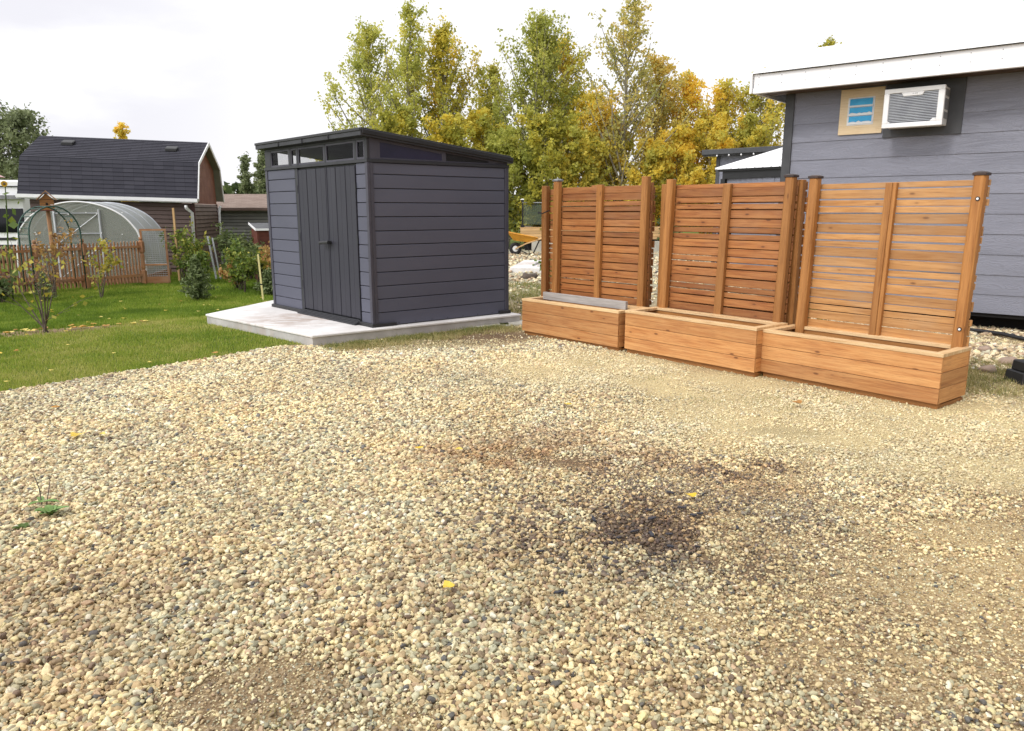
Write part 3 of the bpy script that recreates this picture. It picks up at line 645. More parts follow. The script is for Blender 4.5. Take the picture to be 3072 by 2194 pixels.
mb=MB(); quadpanel(mb,.03,.17,lambda y:1.93,zt,LU-.028,LU); quadpanel(mb,.17,1.25,lambda y:1.93,lambda y:1.965,LU-.028,LU); quadpanel(mb,.17,1.25,lambda y:zt(y)-.03,zt,LU-.028,LU); quadpanel(mb,1.25,LV,lambda y:1.93,zt,LU-.028,LU); mb.build('gable_frame',M_ketdark,SH)
mb=MB(); quadpanel(mb,.17,1.25,lambda y:1.965,lambda y:zt(y)-.03,LU-.016,LU-.012); mb.build('side_window',M_glassT,SH)
mb=MB()
for i in range(9):
    z=1.99+i*.016; ye=min(1.75,(2.235-.035-z-.012)/(.235/LV))
    if ye>1.12: mb.box(ff,.006,.02,1.09,ye,z,z+.008)
quadpanel(mb,1.09,1.75,lambda y:1.982,lambda y:zt(y)-.035,.021,.025)
mb.build('louvre_vent',M_black,SH)
# interior back wall light slot (far wall windows seen through front)
rz=lambda y:2.30-.235*((y+.1)/ (LV+.2))
mb=MB(); mb.prism(ff,[(-.11,rz(-.11)-.085),(LV+.05,rz(LV+.05)-.085),(LV+.05,rz(LV+.05)-.012),(-.11,rz(-.11)-.012)],-.06,LU+.05,plane='yz')
mb.prism(ff,[(-.085,rz(-.085)-.0115),(LV+.03,rz(LV+.03)-.0115),(LV+.03,rz(LV+.03)+.010),(-.085,rz(-.085)+.010)],-.035,LU+.03,plane='yz')
for k in range(1,4): mb.prism(ff,[(-.122,rz(-.11)-.088),(-.1105,rz(-.11)-.088),(-.1105,rz(-.11)-.005),(-.122,rz(-.11)-.005)],k*LU/4-.003,k*LU/4+.003,plane='yz')
mb.build('roof',M_ketdark,SH,bevel=.006)
for bs,f_ in (((-.075,-.0605,-.09,LV+.04,-.05,.0),lambda p:(p[0],p[1],p[2]+rz(p[1])-.012)),((-.06,LU+.05,-.1225,-.1105,2.268,2.30),None)):
    mb=MB(); mb.box(ff,*bs,sk=f_); mb.build('roof_trim',M_black,SH,bevel=.004)
# ---------------------------------------------------------------- cedar planters with slatted privacy screens
def screen_parts(fr,x0,x1,y,zb,zt_,posts,mid,caps,parent,ragged=False,zp0=None,zptop=(0,0),gap=.013,tint_dark=.0,phase=0):
    """posts at x0 and x1 (post centres), slats on the rear face"""
    zp0=zb if zp0 is None else zp0
    mb=MB(); z=zb; pat=(.076,.076,.05,.05); i=phase; 
    while z<zt_-.03:
        h=pat[i%4]; h=min(h,zt_-z)
        r0=random.uniform(-.012,.012) if ragged else 0; r1=random.uniform(-.015,.015) if ragged else 0
        dz=random.uniform(-.003,.003)
        mb.box(fr,x0-.045+r0,x1+.045+r1,y+.045,y+.063,z,z+h,long=0,sk=lambda p,dz=dz:(p[0],p[1],p[2]+dz*(p[0]-x0)))
        z+=h+gap*random.uniform(.6,1.3); i+=1
    mb.build('slat_panel',M_slat2 if caps==(1,1) else M_slat,parent,bevel=.002)
    for k,(x,c) in enumerate(zip((x0,x1),caps)):
        mb=MB(); a=.044; q=.016; top=zt_+.03+zptop[k]
        mb.prism(fr,[(x-a+q,y-a),(x+a-q,y-a),(x+a,y-a+q),(x+a,y+a-q),(x+a-q,y+a),(x-a+q,y+a),(x-a,y+a-q),(x-a,y-a+q)],zp0,top)
        # re-uv so the grain runs up the post
        mb.uv=[(v_,u_) for u_,v_ in mb.uv]
        p=mb.build('post',M_post,parent,bevel=.003)
        if c:
            mb=MB(); mb.box(fr,x-.050,x+.050,y-.050,y+.050,top,top+.022); mb.box(fr,x-.046,x+.046,y-.046,y+.046,top+.022,top+.032,taper=.5); mb.build('post_cap',M_capb if c==1 else M_capl,p,bevel=.003)
    if mid and caps!=(1,1):
        mb=MB(); xm=(x0+x1)/2; mb.box(fr,xm-.045,xm+.042,y-.0,y+.0445,zb,zt_-.005,long=2); mb.build('batten',M_post,parent,bevel=.003)
    elif mid:
        mb=MB(); xm=(x0+x1)/2; mb.box(fr,xm-.045,xm+.012,y-.0,y+.0445,zb,zt_-.005,long=2); mb.box(fr,xm+.0125,xm+.045,y+.006,y+.0445,zb,zt_-.005,long=2,tint=.1); mb.build('batten',M_post,parent,bevel=.003)
M_capb=simple('dark_brown_cap',(.05,.025,.018),(.03,.018,.015),.35,scale=10)
M_capl=simple('pewter_cap',(.32,.33,.34),(.2,.21,.22),.4,.5,scale=10)
def planter(o,az,L,D,Hh,label,px,py,zt_,caps,tilt,zpt,zup=0,hole=False,lean0=0):
    e=azf((*o,0),az,az-90); T=thing('planter_box',(*o,0),label,'planter','cedar planters with privacy screens')
    h3=(Hh-.042-.04)/3
    def wall(name,rng_):
        mb=MB()
        for i in range(3):
            z0=.042+i*h3; rng_(mb,z0+.002,z0+h3-.002)
        return mb.build(name,M_box,T,bevel=.002)
    wall('front_panel',lambda mb,a,b:mb.box(e,0,L,0,.022,a,b,long=0))
    wall('back_panel',lambda mb,a,b:mb.box(e,0,L,D-.022,D,a,b,long=0))
    wall('side_panel',lambda mb,a,b:mb.box(e,0,.022,.023,D-.023,a,b,long=1))
    wall('side_panel',lambda mb,a,b:mb.box(e,L-.022,L,.023,D-.023,a,b,long=1))
    mb=MB(); mb.box(e,.01,L-.01,.03,.08,-.01,.041,tint=.8); mb.box(e,.01,L-.01,D-.06,D-.012,-.01,.028,tint=.8); mb.box(e,L-.06,L-.012,.061,D-.061,-.01,.028,tint=.7); mb.box(e,.012,.06,.061,D-.061,-.01,.028)
    mb.build('skid',M_post,T,bevel=.003)
    zr=Hh-.04; r=.07
    mb=MB()   # mitred rim
    o1=.004
    for pl,lg in (([(-o1,-o1),(L+o1,-o1),(L-r,r),(r,r)],0),([(L+o1,-o1+.001),(L+o1,D+o1),(L-r,D-r),(L-r+.001,r)],1),([(L+o1,D+o1),(-o1,D+o1),(r,D-r),(L-r,D-r)],0),([(-o1,D+o1),(-o1,-o1),(r,r),(r,D-r)],1)):
        k=len(mb.uv); mb.prism(e,pl,zr,zr+.028,tint=random.random()*.5)
        if lg==1: mb.uv[k:]=[(v_,u_) for u_,v_ in mb.uv[k:]]
    mb.build('top_rim',M_pale2,T,bevel=.002)
    mb=MB(); mb.box(e,.0225,L-.0225,.0225,.04,zr-.09,zr-.001,long=0); mb.box(e,.0225,L-.0225,D-.06,D-.0225,zr-.05,zr-.001,long=0); mb.box(e,.0225,L-.0225,D-.15,D-.12,zr-.10,zr-.03,long=0); mb.build('inner_rail',M_post,T,bevel=.002)
    mb=MB(); mb.box(e,.0225,L-.0225,.0225,D-.0225,.05,.13); mb.build('soil',M_soil,T)
    tl=R(tilt); ez=(e.e[1]*math.sin(tl)+e.e[0]*math.sin(R(lean0))+Vector((0,0,1))*math.cos(tl)); f2=Fr(e((0,0,Hh-.02)),e.e[0],e.e[1],ez)
    screen_parts(f2,px[0],px[1],py,.004,zt_-Hh+.02,2,True,caps,T,ragged=(caps==(1,1)),zp0=-.12,zptop=zpt,gap=.0105 if caps==(1,1) else .011)
    if hole:
        for zz in (.15,1.16):
            mb=MB(); c_=f2((px[1]+.012,py-.0445,zz)); mb.tube([c_,c_-e.e[1]*.006],.016,14); bb=mb.build('screw_plate',M_black,T); mb=MB(); mb.tube([c_-e.e[1]*.0065,c_-e.e[1]*.009],.009,10); mb.build('bolt',M_white,bb)
    return T
M_soil=simple('potting_soil',(.05,.035,.025),(.09,.07,.05),.95,scale=25,bs=.6)
M_pale2=wood('cedar_rim',(.56,.34,.16),(.25,.13,.06),(.70,.52,.30),.4,weather=.15)
planter((.125,9.17),139.7,1.575,.50,.455,'leftmost cedar planter with a grey board across its rim and a pewter-capped left post',(.04,1.44),.53,1.80,(2,0),0.6,(.02,.035))
planter((1.212,7.935),141.1,1.60,.50,.47,'middle cedar planter with a slatted screen leaning back, dark cap on its right post only',(.10,1.50),.50,1.765,(0,1),1.6,(.03,.005),lean0=.35)
planter((2.295,6.756),141.7,1.551,.51,.45,'rightmost cedar planter nearest the grey cottage, with two dark post caps and see-through slats',(.105,1.475),.455,1.735,(1,1),2.2,(.02,.0),hole=True)
def rear(o,az,L,zt_,label,caps=(0,0)):
    f2=azf((*o,0),az,az-90); T=thing('privacy_screen',(*o,0),label,'privacy screen','loose slatted screens standing behind the planters')
    screen_parts(f2,.045,L-.045,0,.06,zt_,2,True,caps,T,zp0=0.0,zptop=(-.025,-.025),ragged=True,phase=2)
rear((.40,9.80),137.5,1.72,1.80,'loose cedar slat screen standing behind the leftmost planter, tied with a black strap')
rear((1.66,8.43),141.1,1.68,1.775,'loose cedar slat screen standing behind the middle planter, its slat ends showing at the right')
e1=azf((.125,9.17,0),139.7,139.7-90)
mb=MB(); mb.box(e1,.25,1.57,.115,.153,.445,.535,long=0); tag(mb.build('lumber_board',M_greyw,None,bevel=.003),'weathered grey two-by-four on edge on the leftmost planter rim','board')
mb=MB(); mb.tube([e1((-.40+.02,.60,1.47)),e1((-.20,.50,1.46)),e1((-.04,.478,1.50))],.007,6); mb.tube([e1((-.38,.60,1.48)),e1((-.40,.70,1.47))],.007,6); tag(mb.build('tie_strap',M_rope),'black strap tied around the left posts of the leftmost screens','strap')
# ---------------------------------------------------------------- grey cottage on the right
P=(5.943,9.543,0); wf=azf(P,130,220)  # x along the wall to the right/near, y outwards to the camera
CO=thing('cottage',P,'grey lap-sided cottage with white metal roof at the right','cottage')
mb=MB()
z=.22; xl,xr=-2.51,6.0
zl=[.22,.457,.704,.957,1.21,1.459,1.707,1.951,2.2,2.447,2.694,2.94,3.14]
for i in range(len(zl)-1):
    mb.box(wf,xl,xr,-.02,.0,zl[i],zl[i+1]+.02,long=0,sk=lambda p,i=i:(p[0],p[1]+(.012 if p[2]<zl[i]+.01 else 0.002),p[2]) if p[1]>-.01 else (p[0],p[1],p[2]))
mb.build('siding',M_lap,CO,bevel=.0015)
mb=MB(); mb.box(wf,-2.6,xr,-3.8,-.021,.23,3.12); mb.build('wall_core',M_lapd,CO)
mb=MB(); mb.box(wf,-2.63,-2.505,-.10,.03,.20,3.13); mb.build('corner_board',M_lapd,CO,bevel=.003)
mb=MB(); mb.box(wf,-1.30,-.385,.012,.028,2.447,3.135); mb.build('mounting_panel',M_lapd,CO,bevel=.002)
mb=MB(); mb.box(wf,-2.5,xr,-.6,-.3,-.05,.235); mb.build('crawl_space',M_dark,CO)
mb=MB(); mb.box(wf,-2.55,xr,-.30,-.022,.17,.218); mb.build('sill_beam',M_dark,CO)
mb=MB(); mb.box(wf,-2.86,xr,.0+.016,.47,3.12,3.135); mb.build('soffit',M_soff,CO)
mb=MB(); mb.box(wf,-2.92,xr,.475,.50,3.175,3.36,long=0); mb.box(wf,-2.925,xr,.455,.515,3.10,3.172,long=0); mb.box(wf,-2.925,-2.90,-3.9,.474,3.10,3.36)
fs=mb.build('fascia',M_white,CO,bevel=.004)
x=-2.85
while x<.6:
    for zz in (3.215,3.315): mb=MB(); mb.tube([wf((x,.499,zz)),wf((x,.505,zz))],.0055,6); mb.build('screw',M_greyg,fs)
    x+=.32
ridge_y,ridge_z=-2.1,4.09
mb=MB(); nrib=int((xr+2.95)/.075); sl_=(ridge_z-3.365)/(.54-ridge_y)
prof=[]
x=-2.95
while x<xr:
    prof+= [(x,.0),(x+.16,.0),(x+.175,.016),(x+.205,.016),(x+.22,.0)]; x+=.22
for i in range(len(prof)-1):
    (xa,ha),(xb,hb)=prof[i],prof[i+1]
    q=[wf((xa,.54,3.37+ha)),wf((xb,.54,3.37+hb)),wf((xb,ridge_y,ridge_z+hb)),wf((xa,ridge_y,ridge_z+ha))]
    mb.face(q,[(0,0),(1,0),(1,1),(0,1)])
    q=[wf((xa,ridge_y*2-.54,3.37+ha)),wf((xb,ridge_y*2-.54,3.37+hb)),wf((xb,ridge_y,ridge_z+hb)),wf((xa,ridge_y,ridge_z+ha))][::-1]
    mb.face(q,[(0,0),(1,0),(1,1),(0,1)])
    q=[wf((xa,.54,3.362)),wf((xb,.54,3.362)),wf((xb,.54,3.37+hb)),wf((xa,.54,3.37+ha))]; mb.face(q,[(0,0),(1,0),(1,1),(0,1)])
rf=mb.build('roof',M_white,CO)
mb=MB(); mb.prism(wf,[(.53,3.355),(ridge_y,ridge_z-.012),(ridge_y*2-.53,3.355)],-2.86,xr,plane='yz'); mb.build('attic',M_lapd,CO)
mb=MB(); mb.prism(wf,[(.54,3.10),(.54,3.372),(ridge_y,ridge_z+.02),(ridge_y*2-.54,3.372),(ridge_y*2-.54,3.10),(ridge_y,ridge_z-.24)],-2.965,-2.93,plane='yz'); mb.build('barge_board',M_white,CO,bevel=.003)
mb=MB(); mb.prism(wf,[(ridge_y+.14,ridge_z-.03),(ridge_y,ridge_z+.028),(ridge_y-.14,ridge_z-.03),(ridge_y-.14,ridge_z-.045),(ridge_y,ridge_z+.012),(ridge_y+.14,ridge_z-.045)],-2.96,xr,plane='yz'); mb.build('ridge_cap',M_white,rf)
# plywood patch with louvred vent
VT=thing('vent_window',wf((-1.6,.03,2.5)),'small louvred vent with blue film set in a plywood patch, left of the air conditioner','vent window')
mb=MB(); a,b_,c_,d_=-1.872,-1.318,2.515,3.103; wa,wb,wc,wd=-1.768,-1.43,2.63,2.99
mb.box(wf,a,b_,.018,.032,wd,d_,long=0,tint=.5); mb.box(wf,a,b_,.018,.032,c_,wc,long=0,tint=.5); mb.box(wf,a,wa,.018,.032,wc,wd,long=0,tint=.5); mb.box(wf,wb,b_,.018,.032,wc,wd,long=0,tint=.5)
mb.build('plywood_panel',M_ply,VT)
mb=MB(); fw=.012
mb.box(wf,wa,wb,.012,.038,wc,wc+fw);mb.box(wf,wa,wb,.012,.038,wd-fw,wd);mb.box(wf,wa,wa+fw,.012,.038,wc+fw,wd-fw);mb.box(wf,wb-fw,wb,.012,.038,wc+fw,wd-fw); mb.build('vent_frame',M_whitep,VT,bevel=.002)
hh=(wd-wc-2*fw)/3
for i,(f0,jag) in enumerate(((1.0,0),(.75,1),(.62,1))):
    zt2=wd-fw-i*hh; zb2=zt2-hh+.010
    mb=MB(); mb.box(wf,wa+fw+.002,wb-fw-.002,.016,.034,zb2-.008,zt2-.003,sk=lambda p,zt2=zt2:(p[0],p[1]+(.010 if p[2]<zt2-.05 else 0),p[2])); lv=mb.build('louvre',M_whitep,VT)
    mb=MB(); nn=9; top=zt2-.006; pts=[(wa+fw+.012,top),(wb-fw-.012,top)]
    low=[]
    for k in range(nn+1):
        x=wb-fw-.012-(wb-wa-2*fw-.024)*k/nn; hfull=hh-.02; dep=hfull*(.9 if not jag else random.uniform(.62,.88) if 0<k<nn else .85); low.append((x,top-dep))
    poly=pts+low
    # film follows the tilted louvre face
    mb.prism(wf,poly,.0,.0012,plane='xz'); 
    zs=np.array([[q[2]] for q in mb.v]); mb.v=[tuple(Vector(q)+wf.e[1]*(.0352+.010*(1 if q[2]<zt2-.05 else max(0,(zt2-q[2])/.05)*1.0))) for q in mb.v]
    mb.build('blue_film',M_blue,lv)
# air conditioner
AC=thing('air_conditioner',wf((-.9,.2,2.53)),'white window air conditioner with grey louvred grille on the cottage wall','air conditioner')
ax0,ax1,az0,az1=-1.235,-.545,2.535,3.01; yb,yf=.03,.36
mb=MB(); mb.box(wf,ax0+.02,ax1-.012,yb,yf-.06,az0+.015,az1-.005); mb.build('casing',M_whitep,AC,bevel=.006)
mb=MB(); b1=.062
mb.box(wf,ax0,ax1,yf-.055,yf,az1-.055,az1); mb.box(wf,ax0,ax1,yf-.055,yf,az0,az0+.055); mb.box(wf,ax0,ax0+b1,yf-.055,yf,az0+.055,az1-.055); mb.box(wf,ax1-b1-.01,ax1,yf-.055,yf,az0+.055,az1-.055)
mb.prism(wf,[(ax0+.20,az1-.055),(ax0+.225,az1-.10),(ax1-.25,az1-.10),(ax1-.225,az1-.055)],yf-.03,yf+.002,plane='xz')
mb.prism(wf,[(ax0+b1,az0+.055),(ax0+b1+.035,az0+.055),(ax0+b1,az0+.09)],yf-.03,yf-.001,plane='xz'); mb.prism(wf,[(ax1-b1-.01,az0+.055),(ax1-b1-.01,az0+.09),(ax1-b1-.05,az0+.09),(ax1-b1-.08,az0+.055)],yf-.03,yf-.001,plane='xz')
mb.build('front_bezel',M_whitep,AC,bevel=.005)
mb=MB(); mb.box(wf,ax0+b1,ax1-b1,yf-.054,yf-.035,az0+.055,az1-.055); mb.build('grille_back',M_greyg,AC)
mb=MB(); n=19
for i in range(n): z=az0+.062+(az1-az0-.125)*i/(n-1); mb.box(wf,ax0+b1,ax1-b1-.01,yf-.034,yf-.012,z-.003,z+.003,sk=lambda p:(p[0],p[1],p[2]-(.006 if p[1]>yf-.02 else 0)))
mb.build('grille_louvre',M_alu2 if 'M_alu2' in globals() else M_alu,AC)
mb=MB()
for z0,z1 in ((az0+.09,az0+.17),(az0+.20,az0+.33),(az0+.36,az0+.44)): mb.box(wf,ax1-.011,ax1-.007,yf-.20,yf-.085,z0,z1); mb.box(wf,ax1-.011,ax1-.007,yf-.32,yf-.22,z0,z1)
mb.build('side_vent',M_greyg,AC)
# faint grey maker's mark on the bezel tab: short bars
mb=MB(); 
for k,(dx,hh2) in enumerate(((0,.012),(.02,.008),(.032,.014),(.046,.014))): mb.box(wf,ax0+.33+dx,ax0+.338+dx,yf+.002,yf+.003,az1-.08,az1-.08+hh2)
mb.build('badge',M_greyg,AC)
# black edging pipe, rock, black pot by the cottage
def gz(p): return (p[0],p[1],zg(p[0],p[1])+p[2])
mb=MB(); mb.tube([(5.0,9.95,.03),(5.787,9.283,.03),(5.9,8.9,.045),(5.99,8.58,.03),(6.5,7.9,.03),(7.2,7.4,.02)],.024,8); tag(mb.build('drain_pipe',M_black,smooth=True),'black flexible pipe lying on the stones below the cottage wall','pipe')
for i,(x,y,r,l) in enumerate(((4.53,6.95,.075,'tan fieldstone in the grass right of the rightmost planter'),(4.95,7.3,.09,'pinkish boulder near the right edge between planter and cottage'),(5.15,8.0,.07,'small pink rock on the pale stones near the black pipe'))):
    mb=MB(); mb.blob((x,y,r*.25),(r*1.15,r*.8,r*.6),12,.35,i*3.3); tag(mb.build('rock',M_rock,smooth=True),l,'rock','rocks beside the cottage')
BP=thing('junction_box',(4.52,6.42,0),'black stepped plastic box at the right edge of the photo by the grass','box')
mb=MB(); mb.box(W0,4.47,4.83,6.38,6.64,-.01,.10,taper=.08); mb.build('base',M_black,BP,bevel=.008)
mb=MB(); mb.box(W0,4.51,4.79,6.41,6.61,.101,.19,taper=.05); mb.box(W0,4.53,4.58,6.43,6.48,.19,.33); mb.build('housing',M_black,BP,bevel=.008)
# ---------------------------------------------------------------- back building, gazebo
BB=thing('back_house',(6,19,0),'grey house with a flat black roof edge and string lights behind the gazebo','house')
bf=azf((5.30,19.9,0),130,220)
mb=MB(); mb.box(bf,0,5,-4,0,-.05,2.9); mb.build('wall',M_lap2 if 'M_lap2' in globals() else M_lap,BB)
mb=MB(); mb.box(bf,-.03,.06,-.05,.03,0,2.88); mb.build('corner_board',M_lapd,BB)
mb=MB(); mb.box(bf,-.32,5.3,-4.3,.30,2.89,3.02,tint=.5); mb.box(bf,-.30,5.2,.0,.26,2.86,2.888); mb.build('roof',M_lapd,BB,bevel=.01)
for k in range(10): mb=MB(); mb.blob(bf((.1+k*.32,.28,2.86)),(.022,.022,.026),8,0); mb.build('string_light',M_white,BB,smooth=True)
mb=MB(); mb.box(bf,.42,1.9,.002,.04,2.15,2.58); mb.build('window',M_glass,BB)
mb=MB()
for k in range(8): mb.box(bf,.06,.4,.001,.012,1.0+k*.2,1.19+k*.2)
mb.build('siding',M_lap,BB)
GZ=thing('gazebo',(5.2,14.3,0),'dark framed gazebo with a white ribbed hip roof beside the cottage corner','gazebo')
gf=azf((4.16,15.45,0),141,231)
ge=2.30
mb=MB(); mb.box(gf,.06,3.4,-.10,-.02,2.12,ge-.04); mb.box(gf,.06,.14,-3.4,-.1,2.12,ge-.04); mb.box(gf,-.02,3.5,-3.4,.02,ge-.039,ge-.0,tint=.3); mb.build('beam',M_black,GZ)
mb=MB(); mb.box(gf,.02,.12,-.12,-.02,0,2.12); mb.build('post',M_black,GZ); mb=MB(); mb.box(gf,3.3,3.4,-.12,-.02,0,2.12); mb.build('post',M_black,GZ)
mb=MB()
nn=26
for k in range(nn): mb.box(gf,.14+k*3.1/nn,.14+(k+1)*3.1/nn,-.075,-.06,.05,2.119,sk=lambda p,k=k:(p[0],p[1]+.02*math.sin(k*1.9+(p[0]*40)),p[2]))
mb.build('curtain',M_curt if 'M_curt' in globals() else M_lap,GZ)
mb=MB(); ap=gf((1.72,-1.7,3.05)); cs=[gf((-.06,.06,ge+.004)),gf((3.5,.06,ge+.004)),gf((3.5,-3.46,ge+.004)),gf((-.06,-3.46,ge+.004))]
for i in range(4):
    a,b_=cs[i],cs[(i+1)%4]; mb.face([a,b_,ap],[(0,0),(3.5,0),(1.7,1.9)])
    if i in(0,3):
        for k in range(1,20):
            s_=k/20; q=a.lerp(b_,s_); h_=min(s_,1-s_)*2; mid=a.lerp(b_,.5); e_=q+(ap-mid)*h_; mb.tube([q+Vector((0,0,.006)),e_+Vector((0,0,.006))],.010,4,caps=False)
for i in range(4): mb.tube([cs[i]+Vector((0,0,.01)),ap+Vector((0,0,.02))],.025,6)
mb.build('roof',M_white,GZ)
# ---------------------------------------------------------------- wheelbarrow, deck, slab
WB=thing('wheelbarrow',(.3,26,0),'yellow wheelbarrow with a fat black tyre parked on the gravel beside the deck','wheelbarrow')
wfz=Fr((0,26,0))
def ring(c,r,axis_y=True,n=20): return [(c[0]+r*math.cos(2*math.pi*k/n),c[1],c[2]+r*math.sin(2*math.pi*k/n)) for k in range(n+1)]
wc=(.12,26,.215)
mb=MB(); mb.tube(ring(wc,.155),.062,10,caps=False); WH=mb.build('wheel',M_rub,WB,smooth=True)
mb=MB(); mb.tube([(wc[0],25.95,wc[2]),(wc[0],26.05,wc[2])],.10,16); mb.tube([(wc[0],25.88,wc[2]),(wc[0],26.12,wc[2])],.018,8); mb.build('rim',M_whitep,WH)
mb=MB() # tray: lofted rectangular tub
top=[(-.16,.80),(.30,.80),(.88,.60)]; 
def tr(xa,za,wa,xb,zb,wb): return
P1=[(-.16,25.66,.79),(.88,25.72,.58),(.88,26.28,.58),(-.16,26.34,.79)]
P0=[(.05,25.82,.50),(.66,25.80,.42),(.66,26.20,.42),(.05,26.18,.50)]
def loft(mb,A,B,th):
    for i in range(4):
        j=(i+1)%4; mb.face([A[i],A[j],B[j],B[i]],[(0,0),(1,0),(1,1),(0,1)])
P1m=[(p[0],p[1],p[2]+.0) for p in P1]
loft(mb,P0,P1m,0); mb.face(P0[::-1],[(0,0),(1,0),(1,1),(0,1)])
ty=mb.build('tray',M_yel,WB); sd=ty.modifiers.new('thick','SOLIDIFY'); sd.thickness=.01; bv=ty.modifiers.new('b','BEVEL'); bv.width=.06; bv.segments=3
mb=MB(); mb.tube([Vector(p) for p in P1m+[P1m[0]]],.014,8); mb.build('tray_rim',M_yel,WB,smooth=True)
for s_ in (-1,1):
    y=26+s_*.2
    mb=MB(); mb.tube([(.12,26+s_*.11,.215),(.5,y,.40),(1.5,26+s_*.3,.72)],.022,8); mb.build('handle',M_pale,WB)
    mb=MB(); mb.tube([(.50,y,.38),(.62,y,.02),(.72,y,.02),(.95,y+s_*.03,.52)],.014,6); mb.build('leg',M_rub,WB)
    mb=MB(); mb.tube([(.30,26+s_*.15,.44),(.14,26+s_*.1,.215),(.52,26+s_*.18,.05)],.012,6); mb.build('brace',M_rub,WB)
DK=thing('deck',(1.6,29.2,0),'raised wooden deck with a glass railing behind the wheelbarrow','deck')
mb=MB()
for i in range(4): mb.box(W0,.32,6.5,29.0,29.03,.42+i*.105,.52+i*.105,long=0)
for i in range(20): mb.box(W0,.30,6.5,29.031+i*.14,29.166+i*.14,.84,.87,long=0)
mb.build('decking',M_pale,DK,bevel=.003)
mb=MB(); mb.box(W0,.5,6.4,29.2,31.5,-.05,.82); mb.build('foundation',M_dark,DK)
mb=MB(); mb.box(W0,.75,6.4,28.6,28.99,-.05,.36); mb.build('retaining_step',M_paver,DK)
for x in (.40,1.35,2.3,3.25):
    mb=MB(); mb.box(W0,x-.025,x+.025,29.06,29.11,.87,1.78); mb.box(W0,x-.07,x+.07,29.03,29.14,.87,.97); p=mb.build('railing_post',M_black,DK)
    if x<3:
        mb=MB(); mb.box(W0,x+.03,x+.92,29.08,29.09,.98,1.72); mb.build('glass_panel',M_rail,DK)
mb=MB(); mb.box(W0,.40,3.25,29.065,29.105,1.78,1.81); mb.build('top_rail',M_alu,DK)
LN=thing('post_lantern',(.40,29.085,1.81),'small pale solar lantern on top of the deck railing corner','lantern')
mb=MB(); mb.box(W0,.34,.46,29.03,29.14,1.812,1.90,taper=.25); mb.build('lamp_body',M_black,LN); mb=MB(); mb.box(W0,.30,.50,28.99,29.18,1.90,1.94,taper=.6); mb.build('lamp_cap',M_whitep,LN)
mb=MB(); mb.prism(W0,[(-.05,18.6),(2.2,18.1),(2.9,21.2),(.35,21.5)],-.02,.12); tag(mb.build('patio_slab',M_conc,bevel=.01),'pale flat concrete slab on the rough ground behind the leftmost screen','slab')
mb=MB(); mb.tube([(.52,19.0,.14),(.62,19.6,.15),(.75,20.3,.14),(.9,20.4,.14)],.018,6); tag(mb.build('hose_piece',M_alu,smooth=True),'grey hose lying on the pale concrete slab','hose')
mb=MB(); mb.blob((.36,16.9,.03),(.16,.10,.09),10,.5,2.2); mb.blob((.5,17.0,.04),(.1,.08,.07),10,.5,3.2); tag(mb.build('firewood_chunk',M_twig,smooth=True),'dark brown wood chunk on the stones in front of the pale slab','wood chunk')
# ---------------------------------------------------------------- far left: barn shed
BA=thing('barn_shed',(-10.2,24.5,-.45),'gambrel-roofed brown barn shed with black shingles and two roof vents','barn')
rl=R(1.55)  # building sits slightly out of level
bx=Vector((-math.sin(R(80)),-math.cos(R(80)),0)); by=Vector((math.sin(R(-10)),math.cos(R(-10)),0))
bx=Vector((bx.x*math.cos(rl),bx.y,math.sin(rl))); 
bf=Fr((-10.24,24.5,0),bx,by,Vector((0.02,0,1)).normalized())
LB,WBN=4.8,3.55; zb=-.6
ev,kn,pk=1.70,2.98,3.80
mb=MB()
def lapwall(mb,fr,axis,a0,a1,z0,z1,h,fixed,out):
    z=z0
    while z<z1:
        zt2=min(z+h,z1); zt3=zt2-.018
        sk=None
        if axis=='x': mb.box(fr,a0,a1,fixed-out,fixed+.02,z,zt3,long=0,sk=lambda p,z=z:(p[0],p[1]-(.026 if (p[1]<fixed and p[2]<z+.01) else 0),p[2]))
        else: mb.box(fr,fixed-out,fixed+.02,a0,a1,z,zt3,long=1,sk=lambda p,z=z:(p[0]-(.026 if (p[0]<fixed and p[2]<z+.01) else 0),p[1],p[2]))
        z=zt2
lapwall(mb,bf,'x',.1,LB-.02,zb,1.75,.13,0,.004); lapwall(mb,bf,'y',.02,WBN-.05,zb,1.72,.13,0,.004); mb.build('vinyl_wall',M_vbrown,BA); mb=MB(); mb.box(bf,.016,LB,.016,WBN,zb,1.7); mb.build('lap_shade_core',M_soff,BA)  # darker brown core stands in for the shade lines between the laps
M_mar=simple('maroon_trim',(.09,.035,.032))
for bs in ((-.03,.1,-.034,.02,zb,1.72),(-.03,.02,WBN-.05,WBN+.01,zb,1.72)): mb=MB(); mb.box(bf,*bs); mb.build('corner_trim',M_mar,BA)
gp=[(.0,1.72),(WBN,1.72),(WBN-.26,2.9),(WBN/2,3.58),(.26,2.9)]
mb=MB(); mb.prism(bf,gp,.0,.05,plane='yz'); 
for z in (2.0,2.3,2.6,2.9,3.2): 
    w0=.0+ (z-1.72)*.22 if z<2.9 else .26+(z-2.9)*2.2
    mb.box(bf,-.006,.0,w0+.03,WBN-w0-.03,z,z+.008,tint=1)
mb.build('gable_panel',M_vred,BA)
prof=[(-.30,1.86),(.14,3.0),(WBN/2,3.76),(WBN-.14,3.0),(WBN+.30,1.86)]
